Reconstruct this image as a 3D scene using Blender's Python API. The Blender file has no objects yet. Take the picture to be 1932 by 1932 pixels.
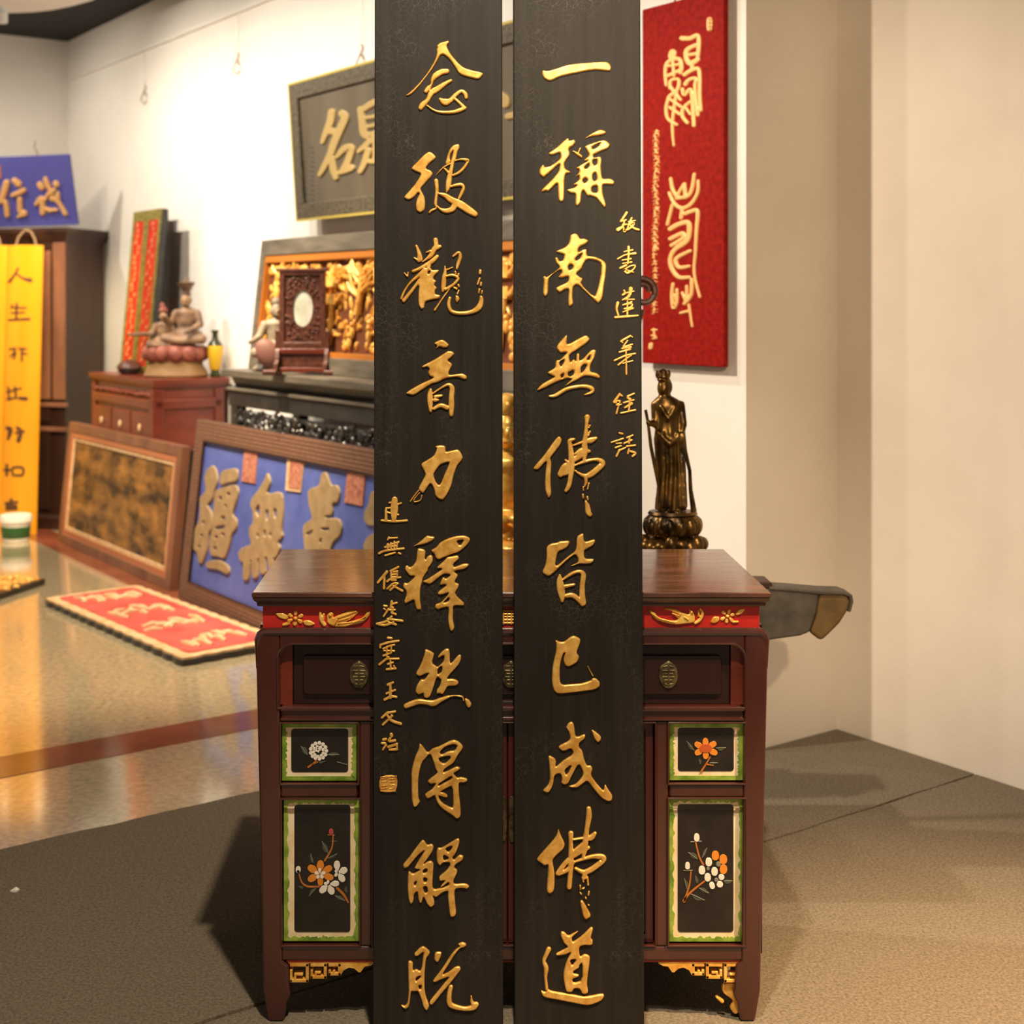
import bpy, math, random
from mathutils import Vector, Matrix
C = bpy.context.scene.collection
SC = bpy.context.scene
R = random.Random(7)
# ------------------------------------------------------------------ camera, world, lights, exposure
F, CX, CY, CH = 2570.0, 860.0, 570.0, 1.40      # focal length in pixels, principal point, camera height
cam = bpy.data.cameras.new('camera'); camo = bpy.data.objects.new('camera', cam); C.objects.link(camo)
camo.location = (0, 0, CH); camo.rotation_euler = (math.pi/2, 0, 0)
cam.sensor_width = 36; cam.lens = 36*F/1932
cam.shift_x = (966-CX)/1932; cam.shift_y = -(966-CY)/1932
cam.clip_start = 0.05; cam.clip_end = 60
cam.dof.use_dof = True; cam.dof.focus_distance = 2.63; cam.dof.aperture_fstop = 4.2
SC.camera = camo
w = bpy.data.worlds.new('world'); SC.world = w; w.use_nodes = True
bg = w.node_tree.nodes['Background']; bg.inputs[0].default_value = (1, 0.85, 0.68, 1); bg.inputs[1].default_value = 0.26
SC.view_settings.view_transform = 'Standard'; SC.view_settings.look = 'None'
SC.view_settings.gamma = 1; SC.view_settings.use_curve_mapping = False
SC.view_settings.exposure = 0.5
# room axes: d runs along the long wall away from the camera, m points into that wall
PC = Vector((0.898, 4.214, 0)); DV = Vector((-0.565, 0.825, 0)); MV = Vector((0.825, 0.565, 0))
def W(t, q, z=0): return PC + DV*t - MV*q + Vector((0, 0, z))
def spot(loc, aim, watt, deg, col=(1, .84, .63), blend=.6, rad=.04):
    l = bpy.data.lights.new('spot_light', 'SPOT'); l.energy = watt; l.color = col
    l.spot_size = math.radians(deg); l.spot_blend = blend; l.shadow_soft_size = rad
    o = bpy.data.objects.new('spot_light', l); C.objects.link(o); o.location = loc
    o.rotation_euler = (Vector(aim)-Vector(loc)).to_track_quat('-Z', 'Y').to_euler()
    return o
for t_, e_, a_ in ((5.5, 52, 122), (4.2, 118, 112), (3.1, 105, 112), (2.0, 85, 112), (.9, 40, 110)): spot(W(t_, 1.4, 3.05), W(t_-.1, 0, 1.6), e_, a_, blend=1, col=(1, .89, .74))
spot(W(4.4, 1.7, 2.95), W(6.36, .8, 1.9), 48, 85, blend=1, col=(1, .84, .65))
spot(W(3.7, 1.0, 2.95), W(3.6, 0, 1.5), 80, 45, blend=1, col=(1, .9, .76))
spot(W(2.1, 1.0, 2.9), W(2.1, .3, 1.35), 120, 52, blend=.9, col=(1, .82, .58))
spot((-1.6, 3.48, 2.9), (1.15, 4.2, .8), 235, 68, blend=.8, col=(1, .85, .68))
spot((.62, -1.6, 2.75), (1.16, 4.3, 1.35), 430, 27, blend=.6, col=(1, .76, .50))
spot((.1, 1.5, 3.0), (.1, 2.6, .8), 230, 72, blend=.8)
spot((.1, 1.2, 2.95), (.1, 1.4, 0), 350, 50, col=(1, .86, .66))
spot((1.7, 1.7, 2.95), (1.25, 2.25, 0), 900, 52, col=(1, .68, .38), blend=1)
spot((-1.9, 6.5, 2.95), (-2.75, 8.3, .9), 350, 46, col=(1, .78, .48))
spot((-1.5, 5.0, 2.95), (-1.7, 6.2, 0), 300, 75, col=(1, .8, .55))
# ------------------------------------------------------------------ helpers
def fx(px, Y): return (px-CX)*Y/F
def fz(py, Y): return CH-(py-CY)*Y/F
class Frame:
    def __init__(s, o, u, v):
        s.o = Vector(o); s.u = Vector(u).normalized(); v = Vector(v)
        s.y = v.cross(s.u).normalized(); s.v = s.u.cross(s.y)*1.0
        s.M = Matrix(((s.u.x, s.y.x, s.v.x, s.o.x), (s.u.y, s.y.y, s.v.y, s.o.y), (s.u.z, s.y.z, s.v.z, s.o.z), (0, 0, 0, 1)))
        s.I = s.M.inverted()
    def pix(s, px, py, y=0.0):       # the point of the local plane y that this line of sight meets
        a = s.I @ Vector((0, 0, CH)); b = s.I.to_3x3() @ Vector(((px-CX)/F, 1, -(py-CY)/F))
        k = (y-a.y)/b.y
        return (a.x+k*b.x, a.z+k*b.z)
class G:
    def __init__(s): s.v = []; s.f = []
    def add(s, vs, fs):
        n = len(s.v); s.v += [tuple(p) for p in vs]; s.f += [tuple(i+n for i in f) for f in fs]; return s
    def box(s, x0, x1, y0, y1, z0, z1):
        vs = [(x, y, z) for z in (z0, z1) for y in (y0, y1) for x in (x0, x1)]
        return s.add(vs, [(0,2,3,1),(4,5,7,6),(0,1,5,4),(2,6,7,3),(0,4,6,2),(1,3,7,5)])
    def hexa(s, b, t):               # eight corners: bottom loop (ccw from above), top loop
        return s.add(list(b)+list(t), [(3,2,1,0),(4,5,6,7),(0,1,5,4),(1,2,6,5),(2,3,7,6),(3,0,4,7)])
    def prism(s, poly, y0, y1):      # polygon in x,z swept through y
        n = len(poly)
        a = sum(poly[i][0]*poly[(i+1)%n][1]-poly[(i+1)%n][0]*poly[i][1] for i in range(n))
        if a < 0: poly = poly[::-1]
        vs = [(x, y0, z) for x, z in poly]+[(x, y1, z) for x, z in poly]
        return s.add(vs, [tuple(range(n)), tuple(range(2*n-1, n-1, -1))]+[(i+n, (i+1)%n+n, (i+1)%n, i) for i in range(n)])
    def sweepx(s, prof, x0, x1, m0=0, m1=0):   # profile (y,z) along x, optional mitre by y
        n = len(prof)
        vs = [(x0+m0*y, y, z) for y, z in prof]+[(x1-m1*y, y, z) for y, z in prof]
        return s.add(vs, [tuple(range(n)), tuple(range(2*n-1, n-1, -1))]+[(i+n, (i+1)%n+n, (i+1)%n, i) for i in range(n)])
    def lathe(s, prof, c=(0,0,0), seg=24, sx=1, sy=1, ripple=0, nr=0):
        vs = []; fs = []
        for r, z in prof:
            for k in range(seg):
                a = 2*math.pi*k/seg; rr = r*(1+ripple*math.cos(nr*a))
                vs.append((c[0]+rr*sx*math.cos(a), c[1]+rr*sy*math.sin(a), c[2]+z))
        for i in range(len(prof)-1):
            for k in range(seg):
                k2 = (k+1)%seg; fs.append((i*seg+k, i*seg+k2, (i+1)*seg+k2, (i+1)*seg+k))
        fs.append(tuple(range(seg-1, -1, -1))); m = (len(prof)-1)*seg; fs.append(tuple(m+k for k in range(seg)))
        return s.add(vs, fs)
    def tube(s, pts, rad, seg=10):
        pts = [Vector(p) for p in pts]; n = len(pts)
        if not hasattr(rad, '__len__'): rad = [rad]*n
        vs = []; fs = []; ref = None
        for i, p in enumerate(pts):
            t = (pts[min(i+1, n-1)]-pts[max(i-1, 0)]).normalized()
            if ref is None: ref = t.orthogonal().normalized()
            ref = (ref-t*ref.dot(t)); ref = ref.normalized() if ref.length > 1e-6 else t.orthogonal().normalized()
            b = t.cross(ref)
            for k in range(seg):
                a = 2*math.pi*k/seg; vs.append(p+ref*(rad[i]*math.cos(a))+b*(rad[i]*math.sin(a)))
        for i in range(n-1):
            for k in range(seg):
                k2 = (k+1)%seg; fs.append((i*seg+k, i*seg+k2, (i+1)*seg+k2, (i+1)*seg+k))
        fs.append(tuple(range(seg-1, -1, -1))); fs.append(tuple((n-1)*seg+k for k in range(seg)))
        return s.add(vs, fs)
    def ell(s, c, r, rot=None, seg=14, rings=8):
        M = rot if rot is not None else Matrix.Identity(3); c = Vector(c)
        vs = [c+M@Vector((0, 0, -r[2]))]; fs = []
        for i in range(1, rings):
            a = -math.pi/2+math.pi*i/rings
            for k in range(seg):
                b = 2*math.pi*k/seg
                vs.append(c+M@Vector((r[0]*math.cos(a)*math.cos(b), r[1]*math.cos(a)*math.sin(b), r[2]*math.sin(a))))
        vs.append(c+M@Vector((0, 0, r[2]))); L = len(vs)-1
        for k in range(seg): fs.append((0, 1+(k+1)%seg, 1+k)); fs.append((L, L-seg+k, L-seg+(k+1)%seg))
        for i in range(rings-2):
            for k in range(seg):
                a = 1+i*seg; fs.append((a+k, a+(k+1)%seg, a+seg+(k+1)%seg, a+seg+k))
        return s.add(vs, fs)
    def ring(s, outer, inner, y0, y1):   # frame between two polygons with equal counts (x,z)
        n = len(outer)
        vs = [(x, y0, z) for x, z in outer]+[(x, y0, z) for x, z in inner]+[(x, y1, z) for x, z in outer]+[(x, y1, z) for x, z in inner]
        fs = []
        for i in range(n):
            j = (i+1)%n
            fs += [(i, j, n+j, n+i), (2*n+j, 2*n+i, 3*n+i, 3*n+j), (j, i, 2*n+i, 2*n+j), (n+i, n+j, 3*n+j, 3*n+i)]
        return s.add(vs, fs)
    def mesh(s, name):
        me = bpy.data.meshes.new(name); me.from_pydata(s.v, [], s.f); me.validate(); me.update(); return me
    def build(s, name, mat, parent=None, smooth=False, bevel=0, ang=35, fix=True):
        me = s.mesh(name)
        if fix:
            import bmesh
            bm = bmesh.new(); bm.from_mesh(me); bmesh.ops.recalc_face_normals(bm, faces=bm.faces); bm.to_mesh(me); bm.free()
        return link(name, me, mat, parent, smooth, bevel, ang)
def link(name, me, mat, parent=None, smooth=False, bevel=0, ang=35):
    me.materials.clear(); me.materials.append(mat)
    if smooth:
        me.polygons.foreach_set('use_smooth', [True]*len(me.polygons)); me.set_sharp_from_angle(angle=math.radians(ang))
    o = bpy.data.objects.new(name, me); C.objects.link(o)
    if parent is not None: o.parent = parent
    if bevel:
        b = o.modifiers.new('edge', 'BEVEL'); b.width = bevel; b.segments = 3; b.limit_method = 'ANGLE'; b.angle_limit = math.radians(40)
        me.polygons.foreach_set('use_smooth', [True]*len(me.polygons)); b.harden_normals = True
    return o
def tag(o, label, cat, group=None):
    o['label'] = label; o['category'] = cat
    if group: o['group'] = group
    return o
def thing(name, label, cat, M=None, group=None):
    o = bpy.data.objects.new(name, None); C.objects.link(o); o.empty_display_size = .05
    if M is not None: o.matrix_world = M
    return tag(o, label, cat, group)
def struct(o): o['kind'] = 'structure'; return o
def remesh(g, name, mat, parent, vox, smooth_it=6, disp=0):   # one continuous skin over overlapping volumes
    o = bpy.data.objects.new('tmp', g.mesh('tmp')); C.objects.link(o)
    r = o.modifiers.new('r', 'REMESH'); r.mode = 'VOXEL'; r.voxel_size = vox
    if smooth_it:
        sm = o.modifiers.new('s', 'SMOOTH'); sm.factor = .5; sm.iterations = smooth_it
    dg = bpy.context.evaluated_depsgraph_get(); dg.update()
    me = bpy.data.meshes.new_from_object(o.evaluated_get(dg)); bpy.data.objects.remove(o)
    me.name = name
    return link(name, me, mat, parent, True, 0, 80)
# brush-stroke lettering: P outline (H holes), S brush stroke x,y,width
def parse(txt):
    out = []
    for tok in txt.split():
        if tok in 'PHSR': out.append([tok, []])
        else: out[-1][1].append(tuple(float(a) for a in tok.split(',')))
    return out
def chaikin(p, k=.22):
    q = []
    for i in range(len(p)):
        a = p[i]; b = p[(i+1)%len(p)]
        q.append((a[0]+(b[0]-a[0])*k, a[1]+(b[1]-a[1])*k)); q.append((a[0]+(b[0]-a[0])*(1-k), a[1]+(b[1]-a[1])*(1-k)))
    return q
def cat(p, n=5):
    if len(p) < 3: return [tuple(p[0][j]+(p[-1][j]-p[0][j])*i/4 for j in range(3)) for i in range(5)]
    out = []
    for i in range(len(p)-1):
        a, b, c, d = p[max(i-1,0)], p[i], p[i+1], p[min(i+2, len(p)-1)]
        for k in range(n):
            t = k/n
            out.append(tuple(.5*(2*b[j]+(c[j]-a[j])*t+(2*a[j]-5*b[j]+4*c[j]-d[j])*t*t+(3*b[j]-a[j]-3*c[j]+d[j])*t**3) for j in range(3)))
    return out+[p[-1]]
def stroke(p):
    p = [(a[0], a[1], a[2] if len(a) > 2 else 30) for a in p]
    if len(p) == 1: p = [p[0], (p[0][0]+1, p[0][1]+1, p[0][2])]
    c = cat(p); L = []; Rr = []; n = len(c)
    for i in range(n):
        x0, y0 = c[max(i-1,0)][:2]; x1, y1 = c[min(i+1,n-1)][:2]; l = math.hypot(x1-x0, y1-y0) or 1
        nx, ny = -(y1-y0)/l, (x1-x0)/l; h = max(c[i][2], 3)/2
        L.append((c[i][0]+nx*h, c[i][1]+ny*h)); Rr.append((c[i][0]-nx*h, c[i][1]-ny*h))
    def cap(cc, a, b):
        h = max(cc[2], 3)/2; ang = math.atan2(a[1]-cc[1], a[0]-cc[0])
        return [(cc[0]+h*math.cos(ang-math.pi*k/5), cc[1]+h*math.sin(ang-math.pi*k/5)) for k in range(1, 5)]
    return L+cap(c[-1], L[-1], Rr[-1])+Rr[::-1]+cap(c[0], Rr[0], L[0])
def glyph_flat(name, txt, fr, crop, mat, parent, h=.005, bev=.002, y=0.0, warp=None, ps=1.0, label=None):
    """raised lettering on the plane y of a frame; crop=(x0,y0,scale) places the traced strokes"""
    x0, y0, sc = crop; shapes = []
    for kind, pts in parse(txt):
        if kind == 'S': shapes.append([stroke([(a[0], a[1], (a[2] if len(a) > 2 else 28)*ps) for a in pts])])
        elif kind == 'P': shapes.append([chaikin(pts)])
        else: shapes[-1].append(chaikin(pts))
    V = []; Fc = []
    for sh in shapes:
        polys = [[fr.pix(x0+a/sc, y0+b/sc, y) for a, b in p] for p in sh]
        ext = [max(p[0] for p in polys[0])-min(p[0] for p in polys[0]), max(p[1] for p in polys[0])-min(p[1] for p in polys[0])]
        bb = min(bev, .28*min(ext))
        cu = bpy.data.curves.new('g', 'CURVE'); cu.dimensions = '2D'; cu.fill_mode = 'BOTH'
        cu.extrude = max(h-bb, .0002); cu.bevel_depth = bb; cu.bevel_resolution = 2; cu.offset = -bb*.8
        for p in polys:
            sp = cu.splines.new('POLY'); sp.points.add(len(p)-1); sp.use_cyclic_u = True
            for k, (a, b) in enumerate(p): sp.points[k].co = (a, b, 0, 1)
        o = bpy.data.objects.new('g', cu); C.objects.link(o)
        dg = bpy.context.evaluated_depsgraph_get()
        me = bpy.data.meshes.new_from_object(o.evaluated_get(dg)); n = len(V)
        V += [(v.co.x, y-v.co.z, v.co.y) for v in me.vertices]
        Fc += [tuple(i+n for i in q.vertices) for q in me.polygons]
        bpy.data.objects.remove(o); bpy.data.curves.remove(cu); bpy.data.meshes.remove(me)
    if warp: V = [(a, b+warp(a), c) for a, b, c in V]
    g = G(); g.v = V; g.f = Fc
    o = g.build(name, mat, parent, smooth=True, ang=50, fix=False)
    if label: o['label'] = label
    return o
import numpy as np
from mathutils.kdtree import KDTree
def inside(poly, xs, ys):
    r = np.zeros(xs.shape, bool); n = len(poly)
    for i in range(n):
        x0, y0 = poly[i]; x1, y1 = poly[(i+1)%n]
        if y0 == y1: continue
        c = (y0 > ys) != (y1 > ys); r ^= c & (xs < (x1-x0)*(ys-y0)/(y1-y0)+x0)
    return r
def in_shape(sh, xs, ys):
    r = inside(sh[0], xs, ys)
    for h in sh[1:]: r &= ~inside(h, xs, ys)
    return r
def glyph(name, txt, fr, crop, m, parent, h=.005, bev=.002, y=0.0, warp=None, ps=1.0, label=None, cells=190):
    """raised lettering on the plane y of a frame: the strokes are united, and the surface swells from their outline"""
    if bev < .0009: return glyph_flat(name, txt, fr, crop, m, parent, h, bev, y, warp, ps, label)
    x0, y0, sc = crop; shapes = []
    for kind, pts in parse(txt):
        if kind == 'S': shapes.append([stroke([(a[0], a[1], (a[2] if len(a) > 2 else 28)*ps) for a in pts])])
        elif kind == 'P': shapes.append([chaikin(chaikin(pts, .2), .25)])
        elif kind == 'R': shapes.append([pts])
        else: shapes[-1].append(chaikin(pts))
    shapes = [[[fr.pix(x0+a/sc, y0+b/sc, y) for a, b in p] for p in sh] for sh in shapes]
    al = np.array([q for sh in shapes for q in sh[0]]); mn = al.min(0); mx = al.max(0)
    d = max(max(mx-mn)/cells, .0005); mn = mn-1.5*d; nx = int((mx[0]-mn[0])/d)+3; ny = int((mx[1]-mn[1])/d)+3
    bp = []
    for si, sh in enumerate(shapes):
        pts = []
        for p in sh:
            for i in range(len(p)):
                (ax, ay), (bx, by) = p[i], p[(i+1)%len(p)]; k = max(1, int(math.hypot(bx-ax, by-ay)/(d*.3)))
                pts += [(ax+(bx-ax)*j/k, ay+(by-ay)*j/k) for j in range(k)]
        pts = np.array(pts); keep = np.ones(len(pts), bool)
        for sj, s2 in enumerate(shapes):
            if sj != si: keep &= ~in_shape(s2, pts[:, 0], pts[:, 1])
        bp.append(pts[keep])
    bp = np.concatenate(bp); kd = KDTree(len(bp))
    for i, q in enumerate(bp): kd.insert((q[0], q[1], 0), i)
    kd.balance()
    gx, gy = np.meshgrid(mn[0]+d*np.arange(nx), mn[1]+d*np.arange(ny), indexing='ij')
    ins = np.zeros(gx.shape, bool)
    for sh in shapes: ins |= in_shape(sh, gx, gy)
    near = ins.copy()
    for _ in range(1):
        e = near.copy(); e[1:] |= near[:-1]; e[:-1] |= near[1:]; e[:, 1:] |= near[:, :-1]; e[:, :-1] |= near[:, 1:]; near = e
    near[1:] |= near[:-1]; near[:-1] |= near[1:]
    D = {}
    for i, j in np.argwhere(near):
        v = kd.find((gx[i, j], gy[i, j], 0))[2]; D[(i, j)] = v if ins[i, j] else -v
    V = []; Fc = []; idx = {}
    def prof(v): return h*math.sqrt(max(0, 1-(1-min(v/bev, 1))**2))
    def vert(key, px, pz, hh):
        if key not in idx: idx[key] = len(V); V.append((px, y-hh+(warp(px) if warp else 0), pz))
        return idx[key]
    ia, ja = np.nonzero(ins[:-1, :-1] | ins[1:, :-1] | ins[:-1, 1:] | ins[1:, 1:])
    for i, j in zip(ia.tolist(), ja.tolist()):
        cs = [(i, j), (i+1, j), (i+1, j+1), (i, j+1)]; dv = [D.get(c, -d) for c in cs]; f = []
        for k in range(4):
            a, b = cs[k], cs[(k+1)%4]; va, vb = dv[k], dv[(k+1)%4]
            if va > 0: f.append(vert(a, gx[a], gy[a], prof(va)))
            if (va > 0) != (vb > 0):
                t = va/(va-vb); f.append(vert((min(a, b), max(a, b)), gx[a]+(gx[b]-gx[a])*t, gy[a]+(gy[b]-gy[a])*t, -.0002))
        if len(f) > 2: Fc.append(tuple(f))
    g = G(); g.v = V; g.f = Fc
    o = g.build(name, m, parent, smooth=True, ang=75, fix=False)
    if label: o['label'] = label
    return o
# ------------------------------------------------------------------ materials
def mat(name, col, rough=.5, metal=0, spec=.5, coat=0, build=None):
    m = bpy.data.materials.new(name); m.use_nodes = True; nt = m.node_tree; b = nt.nodes['Principled BSDF']
    b.inputs['Base Color'].default_value = (*col, 1); b.inputs['Roughness'].default_value = rough
    b.inputs['Metallic'].default_value = metal; b.inputs['Specular IOR Level'].default_value = spec
    if coat: b.inputs['Coat Weight'].default_value = coat; b.inputs['Coat Roughness'].default_value = .12
    if build: build(nt, b)
    return m
def nd(nt, typ, **kw):
    n = nt.nodes.new(typ)
    for k, v in kw.items():
        if k in n.inputs: n.inputs[k].default_value = v
        else: setattr(n, k, v)
    return n
def coords(nt, scale=(1, 1, 1), rot=(0, 0, 0)):
    tc = nd(nt, 'ShaderNodeTexCoord'); mp = nd(nt, 'ShaderNodeMapping'); mp.inputs['Scale'].default_value = scale; mp.inputs['Rotation'].default_value = rot
    nt.links.new(tc.outputs['Object'], mp.inputs['Vector']); return mp.outputs['Vector']
def ramp(nt, fac, stops):
    r = nd(nt, 'ShaderNodeValToRGB'); e = r.color_ramp.elements
    while len(e) < len(stops): e.new(.5)
    for el, (p, c) in zip(e, stops): el.position = p; el.color = (*c, 1) if len(c) == 3 else c
    nt.links.new(fac, r.inputs['Fac']); return r.outputs['Color']
def noisy(c1, c2, scale=(8, 8, 8), ns=1.0, detail=4, bump=0, lo=.35, hi=.65, rr=None, dist=.01, fine=0):
    def f(nt, b):
        v = coords(nt, scale); n = nd(nt, 'ShaderNodeTexNoise', Scale=ns, Detail=detail, Roughness=.6); nt.links.new(v, n.inputs['Vector'])
        nt.links.new(ramp(nt, n.outputs['Fac'], [(lo, c1), (hi, c2)]), b.inputs['Base Color'])
        if bump:
            src = n.outputs['Fac']
            if fine:
                n2 = nd(nt, 'ShaderNodeTexNoise', Scale=fine, Detail=3); nt.links.new(v, n2.inputs['Vector']); src = n2.outputs['Fac']
            bp = nd(nt, 'ShaderNodeBump', Strength=bump, Distance=dist); nt.links.new(src, bp.inputs['Height']); nt.links.new(bp.outputs['Normal'], b.inputs['Normal'])
        if rr: nt.links.new(ramp(nt, n.outputs['Fac'], [(lo, (rr[0],)*3), (hi, (rr[1],)*3)]), b.inputs['Roughness'])
    return f
def crackle(nt, b):      # old black lacquer: faint vertical grain, and a net of fine pale cracks in patches
    v = coords(nt, (1, 1, 1)); g = nd(nt, 'ShaderNodeTexNoise', Scale=3.0, Detail=5, Roughness=.65)
    vg = coords(nt, (14, 14, .8)); nt.links.new(vg, g.inputs['Vector'])
    base = ramp(nt, g.outputs['Fac'], [(.3, (.013, .0105, .008)), (.7, (.024, .0195, .0155))])
    wp = nd(nt, 'ShaderNodeTexNoise', Scale=30.0, Detail=2); nt.links.new(v, wp.inputs['Vector'])
    ad = nd(nt, 'ShaderNodeMixRGB', blend_type='LINEAR_LIGHT'); ad.inputs[0].default_value = .018
    nt.links.new(v, ad.inputs[1]); nt.links.new(wp.outputs['Color'], ad.inputs[2])
    vo = nd(nt, 'ShaderNodeTexVoronoi', feature='DISTANCE_TO_EDGE', Scale=85.0); nt.links.new(ad.outputs[0], vo.inputs['Vector'])
    ln = ramp(nt, vo.outputs['Distance'], [(.0, (1, 1, 1)), (.045, (0, 0, 0))])
    mk = nd(nt, 'ShaderNodeTexNoise', Scale=4.2, Detail=3); nt.links.new(v, mk.inputs['Vector'])
    mm = ramp(nt, mk.outputs['Fac'], [(.51, (0, 0, 0)), (.64, (1, 1, 1))])
    mu = nd(nt, 'ShaderNodeMixRGB', blend_type='MULTIPLY'); mu.inputs[0].default_value = 1
    nt.links.new(ln, mu.inputs[1]); nt.links.new(mm, mu.inputs[2])
    mx = nd(nt, 'ShaderNodeMixRGB'); nt.links.new(mu.outputs[0], mx.inputs[0]); nt.links.new(base, mx.inputs[1]); mx.inputs[2].default_value = (.062, .053, .044, 1)
    nt.links.new(mx.outputs[0], b.inputs['Base Color'])
    bp = nd(nt, 'ShaderNodeBump', Strength=.25, Distance=.002); nt.links.new(g.outputs['Fac'], bp.inputs['Height']); nt.links.new(bp.outputs['Normal'], b.inputs['Normal'])
M = {}
M['lacquer_black'] = mat('lacquer_black', (.025, .02, .016), .52, spec=.16, build=crackle)
M['gilt'] = mat('gilt', (.80, .44, .09), .36, .45, build=noisy((.62, .31, .05), (.88, .52, .13), (60, 60, 60), 1, 4, .25, dist=.002))
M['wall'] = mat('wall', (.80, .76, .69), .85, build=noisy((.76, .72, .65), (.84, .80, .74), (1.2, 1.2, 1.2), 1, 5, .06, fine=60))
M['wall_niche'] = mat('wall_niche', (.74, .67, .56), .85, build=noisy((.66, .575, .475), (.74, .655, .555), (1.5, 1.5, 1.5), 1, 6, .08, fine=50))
M['black_ceiling'] = mat('black_ceiling', (.012, .01, .01), .8)
M['white_plaster'] = mat('white_plaster', (.8, .76, .7), .8)
M['stone'] = mat('stone', (.4, .33, .22), .10, spec=.8, coat=1, build=noisy((.34, .275, .165), (.62, .51, .32), (45, 45, 45), 1, 6, 0, .3, .7))
M['red_stone'] = mat('red_stone', (.26, .07, .035), .12, spec=.5, build=noisy((.17, .045, .022), (.33, .10, .05), (3, 3, 3), 1, 6, 0, .3, .7))
M['carpet'] = mat('carpet', (.26, .22, .17), .95, spec=.15, build=noisy((.085, .068, .048), (.225, .18, .128), (130, 130, 130), 1.2, 5, .2, .28, .72, dist=.003))
M['maroon'] = mat('maroon', (.040, .010, .008), .27, spec=.5, coat=.7, build=noisy((.042, .009, .006), (.072, .017, .011), (6, 6, 2), 1, 5, .08, fine=14, dist=.002))
M['maroon_dark'] = mat('maroon_dark', (.024, .008, .006), .3, spec=.4, coat=.2)
M['door_red'] = mat('door_red', (.07, .010, .008), .3, coat=.2)
def tabletop(nt, b):
    v = coords(nt, (2.2, 26, 10)); n = nd(nt, 'ShaderNodeTexNoise', Scale=1.6, Detail=8, Roughness=.65, Distortion=.8); nt.links.new(v, n.inputs['Vector'])
    nt.links.new(ramp(nt, n.outputs['Fac'], [(.35, (.045, .013, .007)), (.55, (.12, .04, .02)), (.72, (.20, .08, .04))]), b.inputs['Base Color'])
    nt.links.new(ramp(nt, n.outputs['Fac'], [(.35, (.16,)*3), (.7, (.38,)*3)]), b.inputs['Roughness'])
    bp = nd(nt, 'ShaderNodeBump', Strength=.22, Distance=.003); nt.links.new(n.outputs['Fac'], bp.inputs['Height']); nt.links.new(bp.outputs['Normal'], b.inputs['Normal'])
M['tabletop'] = mat('tabletop', (.07, .025, .014), .3, spec=.8, coat=.6, build=tabletop)
M['red_paint'] = mat('red_paint', (.45, .014, .010), .35, build=noisy((.36, .010, .008), (.50, .02, .012), (9, 9, 9), 1, 4))
M['cream'] = mat('cream', (.80, .60, .33), .55, build=noisy((.80, .60, .33), (.92, .76, .50), (25, 25, 25), 1, 4))
M['green'] = mat('green', (.16, .27, .02), .55, build=noisy((.12, .23, .012), (.34, .46, .06), (30, 30, 30), 1, 3))
M['ink_black'] = mat('ink_black', (.012, .010, .008), .35, build=noisy((.009, .007, .006), (.018, .014, .011), (20, 20, 20), 1, 4))
M['petal_white'] = mat('petal_white', (.82, .76, .64), .5)
M['petal_orange'] = mat('petal_orange', (.72, .24, .02), .5)
M['petal_deep'] = mat('petal_deep', (.50, .09, .02), .5)
M['petal_pink'] = mat('petal_pink', (.45, .06, .06), .5)
M['stem'] = mat('stem', (.45, .14, .02), .5)
M['leaf'] = mat('leaf', (.07, .08, .055), .5)
M['leaf_vein'] = mat('leaf_vein', (.20, .20, .15), .5)
M['brass_old'] = mat('brass_old', (.16, .12, .055), .42, .8, build=noisy((.07, .055, .03), (.27, .21, .10), (60, 60, 60), 1, 4, .3, dist=.002))
M['bright_gold'] = mat('bright_gold', (.85, .42, .06), .28, .3, build=noisy((.75, .33, .04), (1.0, .62, .14), (40, 40, 40), 1, 3))
M['gold_relief'] = mat('gold_relief', (.80, .36, .05), .34, .15, build=noisy((.62, .25, .03), (1.0, .60, .14), (14, 14, 14), 1, 4))
M['gold_back'] = mat('gold_back', (.13, .035, .008), .6)
M['orange_wood'] = mat('orange_wood', (.42, .14, .018), .4)
M['grey_wood'] = mat('grey_wood', (.16, .14, .11), .45, build=noisy((.075, .063, .047), (.16, .135, .10), (4, 4, 20), 1, 5))
M['black_wood'] = mat('black_wood', (.020, .018, .016), .32, coat=.15, build=noisy((.012, .011, .010), (.034, .030, .026), (10, 10, 10), 1, 4))
M['redwood'] = mat('redwood', (.20, .045, .016), .35, coat=.2, build=noisy((.11, .015, .005), (.20, .031, .010), (4, 4, 14), 1, 5))
M['darkwood'] = mat('darkwood', (.055, .022, .013), .38, build=noisy((.022, .008, .005), (.050, .019, .011), (5, 5, 1.2), 1, 5))
M['brownwood'] = mat('brownwood', (.21, .085, .045), .4, build=noisy((.15, .06, .032), (.27, .115, .06), (8, 8, 2), 1, 5))
M['screenwood'] = mat('screenwood', (.085, .026, .014), .4, build=noisy((.05, .015, .009), (.14, .045, .024), (70, 70, 70), 1, 4, .6, dist=.004))
M['marble'] = mat('marble', (.74, .72, .62), .2, build=noisy((.45, .47, .38), (.82, .80, .72), (10, 10, 5), 1, 5, 0, .36, .56))
M['blue'] = mat('blue', (.10, .12, .46), .55, build=noisy((.05, .08, .33), (.12, .16, .47), (3.5, 3.5, 3.5), 1, 6, 0, .3, .7))
M['blue_sign'] = mat('blue_sign', (.07, .07, .33), .6)
M['tan_carve'] = mat('tan_carve', (.43, .29, .13), .6, build=noisy((.28, .19, .09), (.38, .26, .125), (20, 20, 20), 1, 3))
M['sign_gold'] = mat('sign_gold', (.66, .36, .13), .5)
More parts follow.
